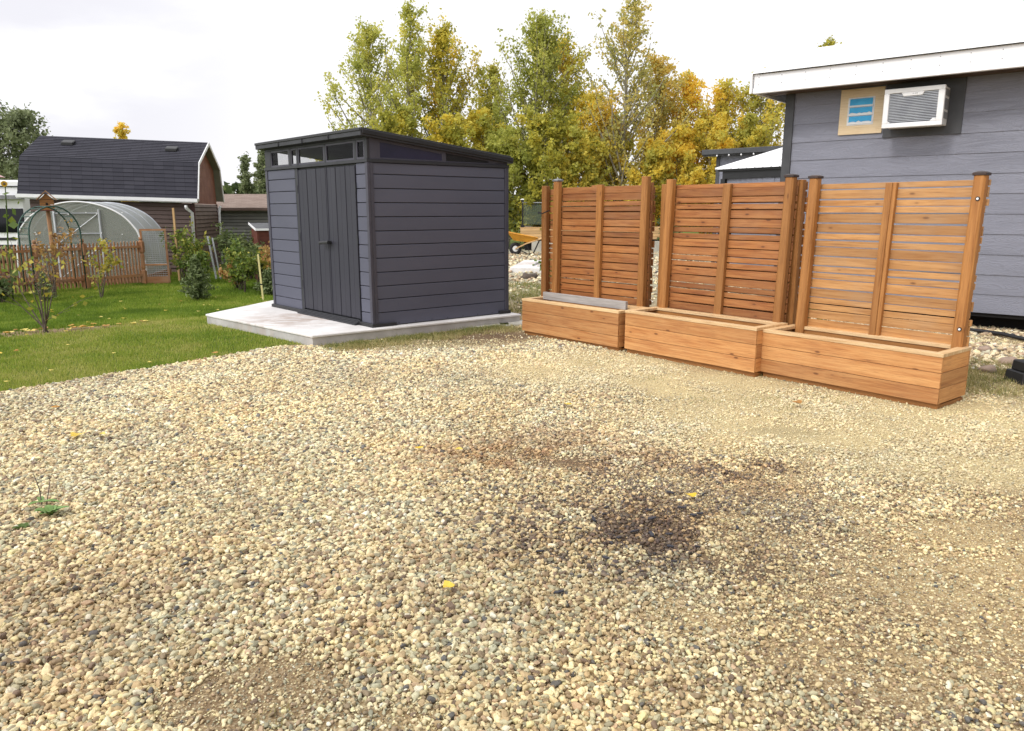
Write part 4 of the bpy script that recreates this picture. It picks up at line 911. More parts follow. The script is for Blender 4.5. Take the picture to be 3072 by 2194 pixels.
for seg,(pa,pb) in enumerate(zip(prof[:-1],prof[1:])):
    n_=Vector((-(pb[1]-pa[1]),(pb[0]-pa[0]))).normalized(); L_=math.dist(pa,pb)
    mb=MB(); x0,x1=-.20,LB+.2; rows_=max(3,int(L_/.135))
    for r_ in range(rows_):
        s0,s1=r_/rows_,(r_+1)/rows_
        a=(pa[0]+(pb[0]-pa[0])*s0,pa[1]+(pb[1]-pa[1])*s0); b_=(pa[0]+(pb[0]-pa[0])*s1,pa[1]+(pb[1]-pa[1])*s1)
        lo,hi=(.014,.0) if seg<2 else (.0,.014)
        q=[bf((x0,a[0]+n_.x*lo,a[1]+n_.y*lo)),bf((x1,a[0]+n_.x*lo,a[1]+n_.y*lo)),bf((x1,b_[0]+n_.x*hi,b_[1]+n_.y*hi)),bf((x0,b_[0]+n_.x*hi,b_[1]+n_.y*hi))]
        off=r_*.137; vv=r_*.14+.005
        mb.face(q,[(x0+off,vv),(x1+off,vv),(x1+off,vv+.134),(x0+off,vv+.134)])
        if seg<2 : 
            q2=[bf((x0,a[0],a[1])),bf((x1,a[0],a[1])),q[1],q[0]]; mb.face(q2,[(x0,0),(x1,0),(x1,.001),(x0,.001)])
    mb.build('roof_slope',M_sh1,BA)
mb=MB(); inner=[(p[0]+(.0 if 0<i<4 else (.0)),p[1]-.045) for i,p in enumerate(prof)]
poly=[(p[0],p[1]-.004) for p in prof]+[(WBN+.22,1.82),(WBN-.20,2.95),(WBN/2,3.65),(.20,2.95),(-.22,1.82)]
mb.prism(bf,poly,-.195,LB+.19,plane='yz'); mb.build('soffit',M_vsoff,BA)
mb=MB(); poly=[(p[0]-(.012 if i<2 else -.012 if i>2 else 0),p[1]+.012) for i,p in enumerate(prof)]+[(WBN+.25,1.78),(WBN-.19,2.93),(WBN/2,3.66),(.19,2.93),(-.25,1.78)]
mb.prism(bf,poly,-.225,-.196,plane='yz'); mb.box(bf,-.20,LB+.22,-.34,-.30,1.74,1.855,long=0); mb.box(bf,-.20,LB+.22,-.385,-.34,1.77,1.87,long=0); mb.build('fascia',M_white,BA)
mb=MB(); mb.box(bf,-.18,LB+.2,-.3,-.02,1.735,1.75); mb.build('eave_board',M_dark,BA)
for xx,zz in ((3.78,3.48),(.62,3.40)):
    yy=.14+(zz-3.0)/(.76)*(WBN/2-.14)
    T=None; mb=MB(); mb.box(bf,xx,xx+.36,yy-.12,yy+.16,zz-.01,zz+.10,sk=lambda p,yy=yy,zz=zz:(p[0]+(0.0),p[1],p[2]+(p[1]-yy)*.35)); mb.build('roof_vent',M_black,BA,bevel=.02)
mb=MB(); mb.tube([bf((.17,-.3,1.66)),bf((.17,-.28,1.58)),bf((.05,-.06,1.42)),bf((.05,-.05,-.5))],.05,8); mb.build('downspout',M_white,BA,smooth=True)
mb=MB(); mb.tube([bf((-.1,WBN+.2,1.66)),bf((-.06,WBN+.18,1.58)),bf((-.06,WBN+.05,1.42)),bf((-.06,WBN+.05,-.5))],.05,8); mb.build('downspout',M_white,BA,smooth=True)
# long bungalow behind
BG=thing('bungalow',(-10,29,-.45),'low grey-sided building with a brown shingle roof behind the barn shed','building')
gf2=azf((-12.5,29,0),92,2)
mb=MB(); lapwall(mb,Fr((-12.5,29,0),gf2.e[0],gf2.e[1]),'x',0,9,-.5,1.60,.12,0,.002); mb.build('vinyl_wall',M_vgrey,BG); mb=MB(); mb.box(gf2,0,9,.016,4,-.5,1.6); mb.build('lap_shade_core',M_ketdark,BG)  # charcoal core behind the gaps paints the shade under each lap
mb=MB(); q=[gf2((-.3,-.35,1.60)),gf2((9.3,-.35,1.60)),gf2((9.3,2.4,2.16)),gf2((-.3,2.4,2.16))]; mb.face(q,[(0,0),(9.6,0),(9.6,2.8),(0,2.8)]); q=[gf2((-.3,5.1,1.60)),gf2((9.3,5.1,1.60)),gf2((9.3,2.4,2.16)),gf2((-.3,2.4,2.16))][::-1]; mb.face(q,[(0,0),(9.6,0),(9.6,2.8),(0,2.8)]); mb.build('roof',M_sh2,BG)
mb=MB(); mb.box(gf2,-.3,9.3,-.37,-.33,1.50,1.60,long=0); mb.box(gf2,-.3,9.3,-.33,0,1.50,1.52); mb.build('fascia',M_vbrown,BG)
# red-brown bin
BN=thing('storage_bin',(-7.1,21,-.45),'red-brown plank storage bin with a sloping lid beside the charcoal shed','storage bin')
bnf=azf((-7.0,20.9,-.45),62,-28)
mb=MB()
for k in range(9):
    z0=k*.158; mb.box(bnf,0,1.1,-.015,.0,z0,z0+.15,long=0); mb.box(bnf,-.015,.0,.0,1.0,z0,z0+.15,long=1)
mb.box(bnf,.001,1.1,.001,1.0,0,1.40); mb.build('plank_wall',M_redbox,BN)
mb=MB(); mb.box(bnf,-.03,.03,-.03,.03,0,1.42); mb.build('corner_post',M_redbox,BN)
mb=MB(); mb.box(bnf,-.06,1.16,-.06,1.06,1.425,1.455,sk=lambda p:(p[0],p[1],p[2]+p[1]*.14)); mb.build('lid',M_lapd,BN)
mb=MB(); mb.box(bnf,-.075,-.061,-.06,1.06,1.41,1.47,sk=lambda p:(p[0],p[1],p[2]+p[1]*.14)); mb.box(bnf,-.075,1.16,-.075,-.061,1.41,1.465); mb.build('lid_trim',M_white,BN)
mb=MB(); mb.prism(bnf,[(-.0,1.40),(1.0,1.40),(1.0,1.56)],.001,1.1,plane='yz'); mb.build('upper_wall',M_redbox,BN)
# black wire gate and leaning aluminium rail
WG=thing('wire_gate',(-8.9,23,-.45),'black metal garden gate standing between the barn shed and storage bin','gate')
mb=MB(); 
for k in range(9): mb.tube([(-8.75+k*.14,23.2,-.45),(-8.75+k*.14,23.2,.55)],.012,5)
mb.tube([(-8.8,23.2,.50),(-7.5,23.2,.46)],.02,6); mb.tube([(-8.8,23.2,.40),(-7.5,23.2,.36)],.014,6); mb.tube([(-8.8,23.2,-.3),(-7.5,23.2,-.3)],.02,6); mb.build('bars',M_black,WG)
mb=MB(); mb.tube([(-8.45,23.15,-.45),(-8.45,23.15,.62)],.045,8); mb.build('post',M_black,WG)
mb=MB(); a=Vector((-8.55,21.6,-.45)); mb.box(Fr(a,(1,0,0),(0,1,0),Vector((-.14,.03,1)).normalized()),0,.05,0,.03,0,1.25); mb.box(Fr(a+Vector((.13,0,0)),(1,0,0),(0,1,0),Vector((-.14,.03,1)).normalized()),0,.04,0,.03,0,1.2)
tag(mb.build('aluminium_rail',M_alu),'pair of pale grey rails leaning by the barn shed far corner','rail')
# trailer and umbrella at the far left
TR=thing('camper_trailer',(-20,28.5,-.45),'white camper trailer with dark window bands left of the barn shed','trailer')
tf=Fr((-18.05,28.3,-.45),(-1,-.05,0),(.0,1,0))
mb=MB(); mb.box(tf,0,5.5,0,2.2,.55,3.05); mb.build('body',M_white,TR,bevel=.06)
mb=MB(); mb.box(tf,.08,5.4,-.03,-.001,1.15,2.02); mb.build('window_band',M_glass,TR)
mb=MB(); mb.box(tf,.0,5.5,-.02,-.002,.86,.96); mb.box(tf,.0,5.5,-.02,-.002,.62,.70); mb.box(tf,.0,5.5,-.04,-.002,2.80,2.84); mb.build('stripe',M_black,TR)
mb=MB(); mb.box(tf,-.02,5.5,-.25,-.003,2.36,2.50); mb.build('awning',M_greyg,TR)
for xx in (1.8,2.9):
    mb=MB(); c_=tf((xx,.1,.38)); mb.tube([c_-Vector((0,.12,0)),c_+Vector((0,.12,0))],.36,18); wl=mb.build('wheel',M_rub,TR)
mb=MB(); mb.box(tf,.2,5.2,.3,2.0,.35,.549); mb.build('chassis',M_black,TR)
UM=thing('patio_umbrella',(-22.0,31.2,-.45),'pink open umbrella showing above the camper trailer','umbrella')
mb=MB(); mb.tube([(-22.0,31.2,-.45),(-22.0,31.2,3.3)],.03,8); mb.build('pole',M_alu,UM)
mb=MB(); c_=Vector((-22.0,31.2,3.42)); rr=[(c_.x+1.25*math.cos(k*math.pi/4),c_.y+1.25*math.sin(k*math.pi/4),2.85) for k in range(8)]
for k in range(8): mb.face([rr[k],rr[(k+1)%8],c_],[(0,0),(1,0),(.5,1)])
u=mb.build('canopy',M_pink,UM); sd=u.modifiers.new('t','SOLIDIFY'); sd.thickness=.01
# ---------------------------------------------------------------- greenhouse
GH=thing('greenhouse',(-11.6,21,-.45),'arched polycarbonate greenhouse with aluminium frame behind the picket fence','greenhouse')
hf=azf((-9.99,20.55,-.45),259,-11)   # x leftwards along the front, y to the back
prof=[(0,0),(.03,.55),(.10,1.22),(.22,1.51),(.52,1.84),(1.0,2.08),(1.6,2.18),(2.2,2.08),(2.68,1.84),(2.98,1.51),(3.1,1.22),(3.17,.55),(3.2,0)]
def smoothprof(p,n=3):
    out=[]
    for i in range(len(p)-1):
        p0,p1,p2,p3=p[max(i-1,0)],p[i],p[i+1],p[min(i+2,len(p)-1)]
        for k in range(n):
            t_=k/n; out.append(tuple(.5*((2*p1[j])+(-p0[j]+p2[j])*t_+(2*p0[j]-5*p1[j]+4*p2[j]-p3[j])*t_**2+(-p0[j]+3*p1[j]-3*p2[j]+p3[j])*t_**3) for j in (0,1)))
    return out+[p[-1]]
sp=smoothprof(prof,6); LG=2.45
mb=MB()
for i in range(len(sp)-1):
    a,b_=sp[i],sp[i+1]; mb.face([hf((a[0],0,a[1])),hf((b_[0],0,b_[1])),hf((b_[0],LG,b_[1])),hf((a[0],LG,a[1]))],[(0,0),(.1,0),(.1,1),(0,1)])
o=mb.build('arched_cover',M_poly2,GH,smooth=True)
sd=o.modifiers.new('weld','WELD'); sd.merge_threshold=.002
for yy in (.0,LG):
    mb=MB(); mb.prism(hf,sp,yy+.004,yy+.010,plane='xz'); mb.build('end_wall',M_poly,GH)
for yy in (0,.82,1.64,LG):
    mb=MB(); mb.tube([hf((a[0],yy,a[1])) for a in sp],.022 if yy in(0,LG) else .012,6); mb.build('arch_rib',M_white if yy==0 else M_alu,GH)
mb=MB()
def fb(x0,z0,x1,z1,r=.018): mb.tube([hf((x0,-.02,z0)),hf((x1,-.02,z1))],r,5)
for x in (1.05,2.15): fb(x,.1,x,1.98 if x<2 else 1.95,.035)
for z in (.12,1.0,1.35,1.88): fb(1.05,z,2.15,z)
for z in (1.0,): fb(.08,z,1.05,z); fb(2.15,z,3.12,z)
fb(2.1,.2,1.1,1.0,.010); fb(2.1,1.1,1.1,1.85,.010)
mb.build('door_frame',M_alu,GH)
mb=MB()
for i in range(40):
    x=random.choice((1.05,1.4,1.75,2.15,.5,2.6)); z=random.choice((1.0,1.35,1.88,.55,.8)); mb.blob(hf((x+random.uniform(-.05,.05),-.045,z+random.uniform(-.03,.03))),(.016,.012,.016),6,0)
mb.build('fastener',M_white,GH)
mb=MB(); mb.box(hf,-.04,.0,-.04,LG,-.02,.22,long=1); mb.box(hf,.0,3.2,-.05,-.025,-.02,.2,long=0); mb.build('base_board',M_fen,GH)
mb=MB() # raised beds and plants inside read through the sheet
for x in (.5,2.6): mb.box(hf,x-.35,x+.35,.3,2.2,.0,.35)
mb.build('raised_bed',M_fen,GH)
# framed trellis beside greenhouse
FT=thing('framed_trellis',(-9.5,20.8,-.45),'weathered wooden frame with netting leaning at the greenhouse corner','trellis')
tf2=Fr((-9.92,20.2,-.45),(.96,.28,0),(-.28,.96,0))
mb=MB(); mb.box(tf2,0,.05,-.02,.02,0,1.42,long=2); mb.box(tf2,.60,.65,-.02,.02,0,1.42,long=2); mb.box(tf2,0,.65,-.025,.015,1.42,1.47,long=0); mb.box(tf2,.05,.60,-.02,.02,.5,.54,long=0); mb.box(tf2,.05,.6,-.02,.02,0,.2,long=0)
mb.build('frame',M_fen,FT)
mb=MB()
for k in range(11): mb.tube([tf2((.05+k*.055,0,.2)),tf2((.05+k*.055,0,1.42))],.003,4,caps=False)
for k in range(22): mb.tube([tf2((.05,0,.22+k*.055)),tf2((.6,0,.22+k*.055))],.003,4,caps=False)
mb.build('netting',M_alu,FT)
mb=MB(); mb.box(Fr((-9.28,20.9,-.45)),-.025,.025,-.02,.02,0,2.02,long=2); tag(mb.build('garden_stake',M_pale),'tall bare wooden stake in front of the barn shed wall','stake')
# ---------------------------------------------------------------- picket fence with posts and arbor
Z0=-.45
fp=[(-9.91,20.2),(-10.73,18.87),(-11.37,17.99),(-12.0,16.9),(-13.4,14.6)]
FE=thing('picket_fence',(-10.73,18.87,Z0),'low cedar picket fence with turned posts in front of the greenhouse','fence')
for i,(x,y) in enumerate(fp[:-1]):
    f=Fr((x,y,Z0)); mb=MB(); 
    mb.box(f,-.06,.06,-.06,.06,-.05,.36,long=2); mb.tube([f((0,0,z)) for z in (.36,.40,.44,.60,.78,.82,.86)],[.062,.045,.058,.05,.058,.045,.06],10); mb.box(f,-.06,.06,-.06,.06,.86,1.12,long=2)
    mb.tube([f((0,0,z)) for z in (1.12,1.15,1.17,1.21,1.25,1.27)],[.065,.065,.03,.05,.04,.005],10)
    mb.build('post',M_fen,FE)
for i in range(len(fp)-1):
    a=Vector((*fp[i],Z0)); b_=Vector((*fp[i+1],Z0)); d_=(b_-a); L_=d_.length; d_.normalize(); f=Fr(a,d_,Vector((-d_.y,d_.x,0)))
    mb=MB(); mb.box(f,.05,L_-.05,.0,.035,.22,.29,long=0); mb.box(f,.05,L_-.05,.0,.035,.98,1.04,long=0); mb.build('rail',M_fen,FE)
    n=int((L_-.1)/.088)
    mb=MB()
    for k in range(n):
        x=.10+k*(L_-.2)/(n-1); w_=.019; zt2=1.16+random.uniform(-.015,.015)
        mb.prism(f,[(x-w_,.06),(x+w_,.06),(x+w_,zt2-.05),(x,zt2),(x-w_,zt2-.05)],-.022,-.001,plane='xz')
        k0=len(mb.uv)-28+0
    mb.uv=[(v_,u_) for u_,v_ in mb.uv]
    mb.build('pickets',M_fen,FE)
AR=thing('garden_arbor',(-11.2,18.4,Z0),'green metal garden arbor arching over the picket fence gate','arbor')
def archpts(a,b_,z0,zs,zt2,n=14):
    a=Vector(a);b_=Vector(b_); out=[a+Vector((0,0,z0)),a+Vector((0,0,zs))]
    for k in range(1,n):
        th=math.pi*k/n; q=a.lerp(b_,(1-math.cos(th))/2); out.append(q+Vector((0,0,zs+(zt2-zs)*math.sin(th))))
    return out+[b_+Vector((0,0,zs)),b_+Vector((0,0,z0))]
Ab=archpts((-11.72,18.0,0),(-11.1,19.04,0),Z0,.95,1.60); Aa=archpts((-11.33,17.78,0),(-10.71,18.82,0),Z0,.95,1.60)
for A_ in (Ab,Aa):
    mb=MB(); mb.tube(A_,.018,6); mb.build('arch',M_green,AR,smooth=True)
mb=MB()
for k in range(len(Aa)): 
    if k not in (0,len(Aa)-1): mb.tube([Aa[k],Ab[k]],.011,5)
for z in (.1,.4,.7): 
    for s_ in (0,-1): mb.tube([Vector((Aa[s_].x,Aa[s_].y,z)),Vector((Ab[s_].x,Ab[s_].y,z))],.011,5)
mb.build('rung',M_green,AR)
# birdhouse on a pole
BH=thing('birdhouse',(-11.68,19.2,Z0),'brown log birdhouse with shingled roof on a post behind the arbor','birdhouse')
mb=MB(); mb.tube([(-11.68,19.2,Z0),(-11.68,19.2,1.52)],.05,8); mb.build('pole',M_fen,BH)
f=Fr((-11.68,19.2,1.52),(math.cos(.5),math.sin(.5),0),(-math.sin(.5),math.cos(.5),0))
mb=MB()
for k in range(4): mb.box(f,-.15,.15,-.13,.13,k*.062,k*.062+.054,long=0)
mb.prism(f,[(-.15,.25),(.15,.25),(0,.40)],-.13,.13,plane='xz'); mb.build('box',M_post,BH)
mb=MB(); 
for s_ in (-1,1):
    for k in range(4): 
        xa,xb=s_*(.21-k*.053),s_*(.21-(k+1)*.053); mb.prism(f,[(xa,.235+k*.052),(xb,.235+(k+1)*.052),(xb,.265+(k+1)*.052),(xa,.255+k*.052)],-.19,.19,plane='xz')
mb.build('roof',M_fen,BH)
mb=MB(); mb.tube([f((.0,-.131,.14)),f((.0,-.137,.14))],.03,10); mb.build('entrance_hole',M_dark,BH); mb=MB(); mb.box(f,-.19,.19,-.17,.17,-.03,-.002); mb.build('platform',M_redbox,BH)
# ---------------------------------------------------------------- vegetation
def branchy(mb,p,d,L,r,depth,tips,rn,up=.25,spread=.6,n=5,kids=(3,5),minr=.003):
    pts=[p];rr=[r]; q=p.copy(); dd=d.copy(); k=4
    for i in range(k):
        dd=(dd+Vector((rn.gauss(0,.09),rn.gauss(0,.09),rn.gauss(0,.05)+up*.12))).normalized(); q=q+dd*(L/k); pts.append(q.copy()); rr.append(max(minr,r*(1-(i+1)/k*.75)))
    mb.tube(pts,rr,n,caps=False)
    tips.append((pts,depth))
    if depth<=0: return
    for j in range(rn.randint(*kids)):
        s_=rn.uniform(.3,1); i=min(k-1,int(s_*k)); b0=pts[i].lerp(pts[i+1],s_*k-i)
        side=Vector((rn.gauss(0,1),rn.gauss(0,1),rn.gauss(0,.4))).normalized(); nd=(dd*(1-spread)+side*spread).normalized(); nd.z=abs(nd.z)*.6+up; nd.normalize()
        branchy(mb,b0,nd,L*rn.uniform(.4,.65),rr[i]*.55,depth-1,tips,rn,up,spread,max(3,n-1),kids,minr)
def tree(base,height,prof,nbr,nleaf,mat,label,lsize=.075,name='aspen_tree',cat='tree',group='autumn trees behind the yard',tone=.5,tr=.09,seed=0,bark=None,lean=(0,0),ascend=.9,clump=1.0,z_low=.12,cw=None,tonesd=.13):
    rn=random.Random(seed); r_=np.random.default_rng(seed+100)
    T=thing(name,base,label,cat,group)
    B=Vector(base); mb=MB(); pts=[];rr=[]
    for i in range(9):
        s_=i/8; pts.append(B+Vector((lean[0]*s_*s_*height+rn.gauss(0,.05)*min(1,i),lean[1]*s_*height+rn.gauss(0,.05)*min(1,i),height*s_*.98))); rr.append(tr*(1-s_*.93))
    mb.tube(pts,rr,7,caps=False)
    C=[];LF=[]
    per=nleaf/nbr
    for j in range(nbr):
        s_=z_low+(1-z_low)*(((j+rn.random())/nbr)**.85); s_=min(s_,.985)
        i=min(7,int(s_*8)); b0=pts[i].lerp(pts[i+1],s_*8-i)
        ph=rn.uniform(0,6.283); el=rn.uniform(.55,1.1)*ascend; W=prof(s_)*rn.uniform(.5,1.45)
        d=Vector((math.cos(ph),math.sin(ph),el)).normalized(); L_=max(.2,W/math.hypot(d.x,d.y))*.95; L_=min(L_,height*.38)
        L_=min(L_,(height*1.02-(b0.z-B.z))/max(.2,d.z)*1.1)
        k=5; q=b0.copy(); dd=d.copy(); bp=[q.copy()]
        for a in range(k):
            dd=(dd+Vector((rn.gauss(0,.1),rn.gauss(0,.1),.10))).normalized(); q=q+dd*(L_/k); bp.append(q.copy())
        r0=max(.008,min(rr[i]*.45,.012+.012*L_)); mb.tube(bp,[r0*1.35*(1-a/k*.75) for a in range(k+1)],4,caps=False)
        tb=tone+rn.gauss(0,tonesd)
        nl=int(per*(.35+.65*W/max(.3,prof(.4)))*rn.uniform(.7,1.3))
        ntw=max(3,int(L_*5))
        for tw in range(ntw):
            s2=rn.uniform(.25,1.0); a=min(k-1,int(s2*k)); p0=bp[a].lerp(bp[a+1],s2*k-a)
            td=(dd*.5+Vector((rn.gauss(0,1),rn.gauss(0,1),rn.gauss(.1,.6))).normalized()).normalized(); tl=rn.uniform(.15,.45)*clump
            if tw%2==0: mb.tube([p0,p0+td*tl],[.006,.003],3,caps=False)
            m_=max(2,nl//ntw); s3=r_.random(m_)**.8; c=np.array(p0)[None]+np.array(td)[None]*(s3[:,None]*tl)+r_.normal(0,.085*clump,(m_,3))
            C.append(c); LF.append(np.clip(tb+rn.gauss(0,.05)+r_.normal(0,.12,m_),0,1))
    mb.build('trunk',bark or M_bark,T,smooth=True)
    C=np.concatenate(C);LF=np.concatenate(LF)
    v=leaves(C,np.full(len(C),lsize),r_)
    fastmesh('crown',v-np.array(T.location),4,LF,mat,T)
    return T
def prof_poplar(w,peak=.35,top=.15):
    def f(s):
        if s<peak: return w*(.55+.45*s/peak)
        u=(s-peak)/(1-peak); return w*(1-(1-top)*u**1.25)
    return f
TREES=[
# x, y, h, halfwidth, nbr, leaves, mat, label, tone, lean
(-5.95,33.0,8.9,1.45,46,9500,L_green,'pale green sparse aspen, leftmost of the trees behind the charcoal shed',.50,(0,0)),
(-4.15,31.5,9.45,1.0,34,8000,L_green,'tall forked aspen with thin green top left of the yellow-centred one',.45,(.01,0)),
(-2.8,33.0,8.9,1.35,48,13000,L_mid,'aspen with a yellow-gold centre behind the shed roof peak',.55,(0,0)),
(-1.0,35.0,7.6,1.2,36,8000,L_mid,'shorter green-gold aspen filling the gap behind the shed roof slope',.45,(0,0)),
(.9,32.0,8.9,1.7,58,16000,L_green,'broad tall green aspen behind the shed right end',.36,(.012,0)),
(2.2,34.0,8.6,1.4,44,11000,L_mid,'aspen turning yellow between the broad green one and the slender bronze one',.55,(0,0)),
(3.35,31.5,5.9,1.15,40,10000,L_gold,'short golden-yellow bushy aspen behind the leftmost screen',.45,(0,0)),
(4.45,31.0,9.5,1.25,50,7000,L_brown,'tall slender bronze poplar with a bare pale trunk',.45,(.015,0)),
(6.1,33.0,7.7,1.05,42,9500,L_brown,'ragged bronze and yellow poplar right of the tallest slender one',.65,(0,0)),
(7.4,33.5,7.1,1.0,40,10000,L_gold,'orange-gold aspen standing left of the back house',.62,(0,0)),
(8.9,33.0,6.5,1.0,38,10000,L_gold,'gold aspen rising above the back house roof',.45,(0,0)),
(10.2,32.0,6.9,1.25,40,10000,L_gold,'ochre aspen next to the cottage corner board',.25,(0,0)),
(14.1,36.0,8.95,1.1,26,6500,L_mid,'green tree mostly hidden by the cottage roof, only its tip showing',.4,(0,0)),
]
for i,(x,y,h,hw,nb,nl,mt,lb,tone,ln) in enumerate(TREES):
    tree((x,y,-.02),h*1.0,prof_poplar(hw*1.6,peak=.28,top=.08),int(nb*1.5),int(nl*1.4),mt,lb,tone=tone-(.14 if mt in (L_green,L_mid) else .04),seed=i*13+5,lean=ln,lsize=.076,ascend=1.5,clump=1.1,tr=.12,tonesd=.17)
# understorey saplings
US=[(-7.2,32.5,4.2,1.3,L_green,.6,'low pale green sapling at the left foot of the leftmost aspen'),(-4.6,30.5,4.8,1.3,L_mid,.4,'bushy olive sapling below the forked aspen'),(-2.2,30,4.6,1.4,L_mid,.5,'bushy olive-gold sapling below the yellow-centred aspen'),(-.2,30.3,4.4,1.3,L_green,.4,'green sapling just right of the shed roof slope'),
(1.3,29.9,4.9,1.4,L_mid,.35,'dense green-yellow sapling behind the wheelbarrow and deck'),(2.7,30.2,4.2,1.3,L_gold,.3,'olive-gold sapling left of the golden bushy aspen'),(5.2,30.5,3.9,1.2,L_gold,.4,'yellow sapling at the foot of the slender bronze poplar'),(6.6,30.8,4.4,1.2,L_gold,.6,'orange sapling behind the middle screen'),(7.9,31,4.6,1.2,L_gold,.5,'golden sapling beside the back house wall'),(9.6,31.5,4.8,1.2,L_gold,.3,'olive sapling peeking over the back house roof'),
(-1.2,31.5,5.2,1.2,L_mid,.6,'yellowing sapling between the two tallest green aspens'),(4.0,32.6,5.0,1.2,L_gold,.55,'gold sapling just left of the pale trunk')]
for i,(x,y,h,hw,mt,tone,lb) in enumerate(US):
    tree((x,y,-.02),h,prof_poplar(hw*1.15,.45,.4),38,14000,mt,lb,tone=tone-.12,seed=i*17+301,tr=.05,name='sapling',group='saplings under the autumn trees',z_low=.03,lsize=.085,ascend=.7)
# bare dead aspen
DT=thing('dead_tree',(-4.95,32,0),'bare leafless grey stem between the two leftmost aspens','dead tree')
mb=MB(); mb.tube([(-4.95,32,0),(-4.9,32,3),(-4.95,32,5.8),(-5.1,32,8.2)],[.06,.045,.03,.008],6,caps=False); mb.tube([(-4.93,32,4.2),(-4.5,32,5.3),(-4.2,32,6.4)],[.025,.018,.006],5,caps=False); mb.tube([(-4.93,32,5.2),(-4.6,32,6.3)],[.02,.005],5,caps=False); mb.tube([(-4.95,32,5.6),(-5.2,32,6.6),(-5.15,32,7.5)],[.015,.012,.004],5,caps=False); mb.build('trunk',M_bark,DT)
def conifer(base,h,w,mat,label,name='spruce',n=60,ls=.03,group=None,seed=0,dens=1.0):
    rn=random.Random(seed); r_=np.random.default_rng(seed); T=thing(name,base,label,'spruce' if name=='spruce' else 'shrub',group); B=Vector(base)
    mb=MB(); mb.tube([B,B+Vector((0,0,h*.97))],[.02*h+.008,.003],6,caps=False); V_=[];LF=[]
    for j in range(n):
        s_=(j+.5)/n*.97; W=w*(1.03-s_)*rn.uniform(.6,1.2)*(1 if s_>.1 else .75); ph=j*2.4+rn.uniform(-.4,.4); b0=B+Vector((0,0,h*(s_*.93+.04)))
        d=Vector((math.cos(ph),math.sin(ph),.25)); e_=b0+d*W; mb.tube([b0,e_],[.006,.002],4,caps=False)
        m_=int((26+90*W/w)*dens); s2=r_.random(m_); side=r_.normal(0,.10*w+.01,(m_,3))*(1-s2*.5)[:,None]; side[:,2]*=.45
        V_.append(np.array(b0)[None]+np.array(d*W)[None]*s2[:,None]+side); LF.append(np.clip(.35+.35*s2+r_.normal(0,.15,m_),0,1))
    # leader needles
    m_=40; V_.append(np.array(B)[None]+np.stack([r_.normal(0,.015,m_),r_.normal(0,.015,m_),h*(.85+.17*r_.random(m_))],-1)); LF.append(np.full(m_,.6))
    mb.build('trunk',M_twig,T); C=np.concatenate(V_); v=leaves(C,np.full(len(C),ls),r_,droop=-.4,elong=2.6)
    fastmesh('needles',v-np.array(T.location),4,np.concatenate(LF),mat,T); return T
conifer((-6.97,16.53,-.45),.98,.44,L_spruce,'small young spruce on the lawn in front of the barn shed downspout',n=58,ls=.028,seed=3,dens=.75)
conifer((-5.69,17.51,-.45),.62,.36,L_spruce,'small low spruce at the left edge of the charcoal shed',n=40,seed=4)
conifer((6.15,29,0),2.6,.7,L_spruce,'small dark spruce between the golden trees behind the middle screen',n=50,ls=.06,seed=5)
conifer((-10.15,12.9+3.3,-.42),.62,.28,L_spruce,'tiny thin spruce seedling on the lawn in front of the fence post',n=26,seed=6,ls=.022,dens=.6)
def bush(base,h,w,mat,label,name='shrub',stems=7,nl=900,ls=.04,tone=.5,seed=0,group='garden shrubs',bark=None,cat='shrub',thick=.012,spread=.5,depth=2,up=.35,kids=(2,4)):
    rn=random.Random(seed); r_=np.random.default_rng(seed+5); T=thing(name,base,label,cat,group); B=Vector(base); mb=MB(); tips=[]
    for i in range(stems):
        ph=rn.uniform(0,6.28); tilt=rn.uniform(.05,1)*w/h*.9; d=Vector((math.cos(ph)*tilt,math.sin(ph)*tilt,1)).normalized()
        branchy(mb,B+Vector((rn.gauss(0,.02),rn.gauss(0,.02),-.02)),d,h*rn.uniform(.55,.85),thick,depth,tips,rn,up,spread,5,kids,.0022)
    C=[];LF=[]
    tp=[t_ for t_ in tips if t_[1]<depth] or tips; per=max(1,nl//len(tp))
    for pts,dp in tp:
        a=np.array([list(p) for p in pts]); i=r_.integers(0,len(pts)-1,per); s_=r_.random(per)[:,None]; c=a[i]*(1-s_)+a[i+1]*s_+r_.normal(0,.022+ls*.35,(per,3)); c[:,2]=np.maximum(c[:,2],B.z+.02); C.append(c); LF.append(np.clip(tone+rn.gauss(0,.14)+r_.normal(0,.14,per),0,1))
    mb.build('stems',bark or M_twig,T,smooth=True); C=np.concatenate(C); v=leaves(C,np.full(len(C),ls),r_,droop=.1); fastmesh('foliage',v-np.array(T.location),4,np.concatenate(LF),mat,T); return T
bush((-5.95,9.42,-.01),1.1,1.15,L_yel,'sparse-leaved multi-stem shrub at the mown lawn edge, far left',stems=9,nl=110,ls=.045,tone=.72,seed=11,thick=.011,depth=2,up=.25,kids=(1,3))
bush((-10.55,17.2,-.45),1.5,.8,L_red,'rust and yellow leaved shrub in front of the arbor leg',stems=6,nl=380,ls=.055,tone=.7,seed=12)
bush((-9.3,16.9,-.45),1.2,.55,L_yel,'thin yellow-green sapling in front of the turned fence post',stems=4,nl=260,ls=.06,tone=.8,seed=13)
bush((-11.6,16.6,-.45),.75,.9,L_red,'low dark reddish perennial clump at the left edge before the fence',stems=12,nl=1300,ls=.07,tone=.25,seed=14)
bush((-10.9,15.9,-.44),.5,.7,L_dark,'low leafy plant mound in front of the reddish clump',stems=10,nl=900,ls=.07,tone=.4,seed=15)
bush((-9.05,20.6,-.45),1.4,.4,L_yel,'yellow-green climbing bush beside the framed trellis',stems=8,nl=1000,ls=.055,tone=.3,seed=16)
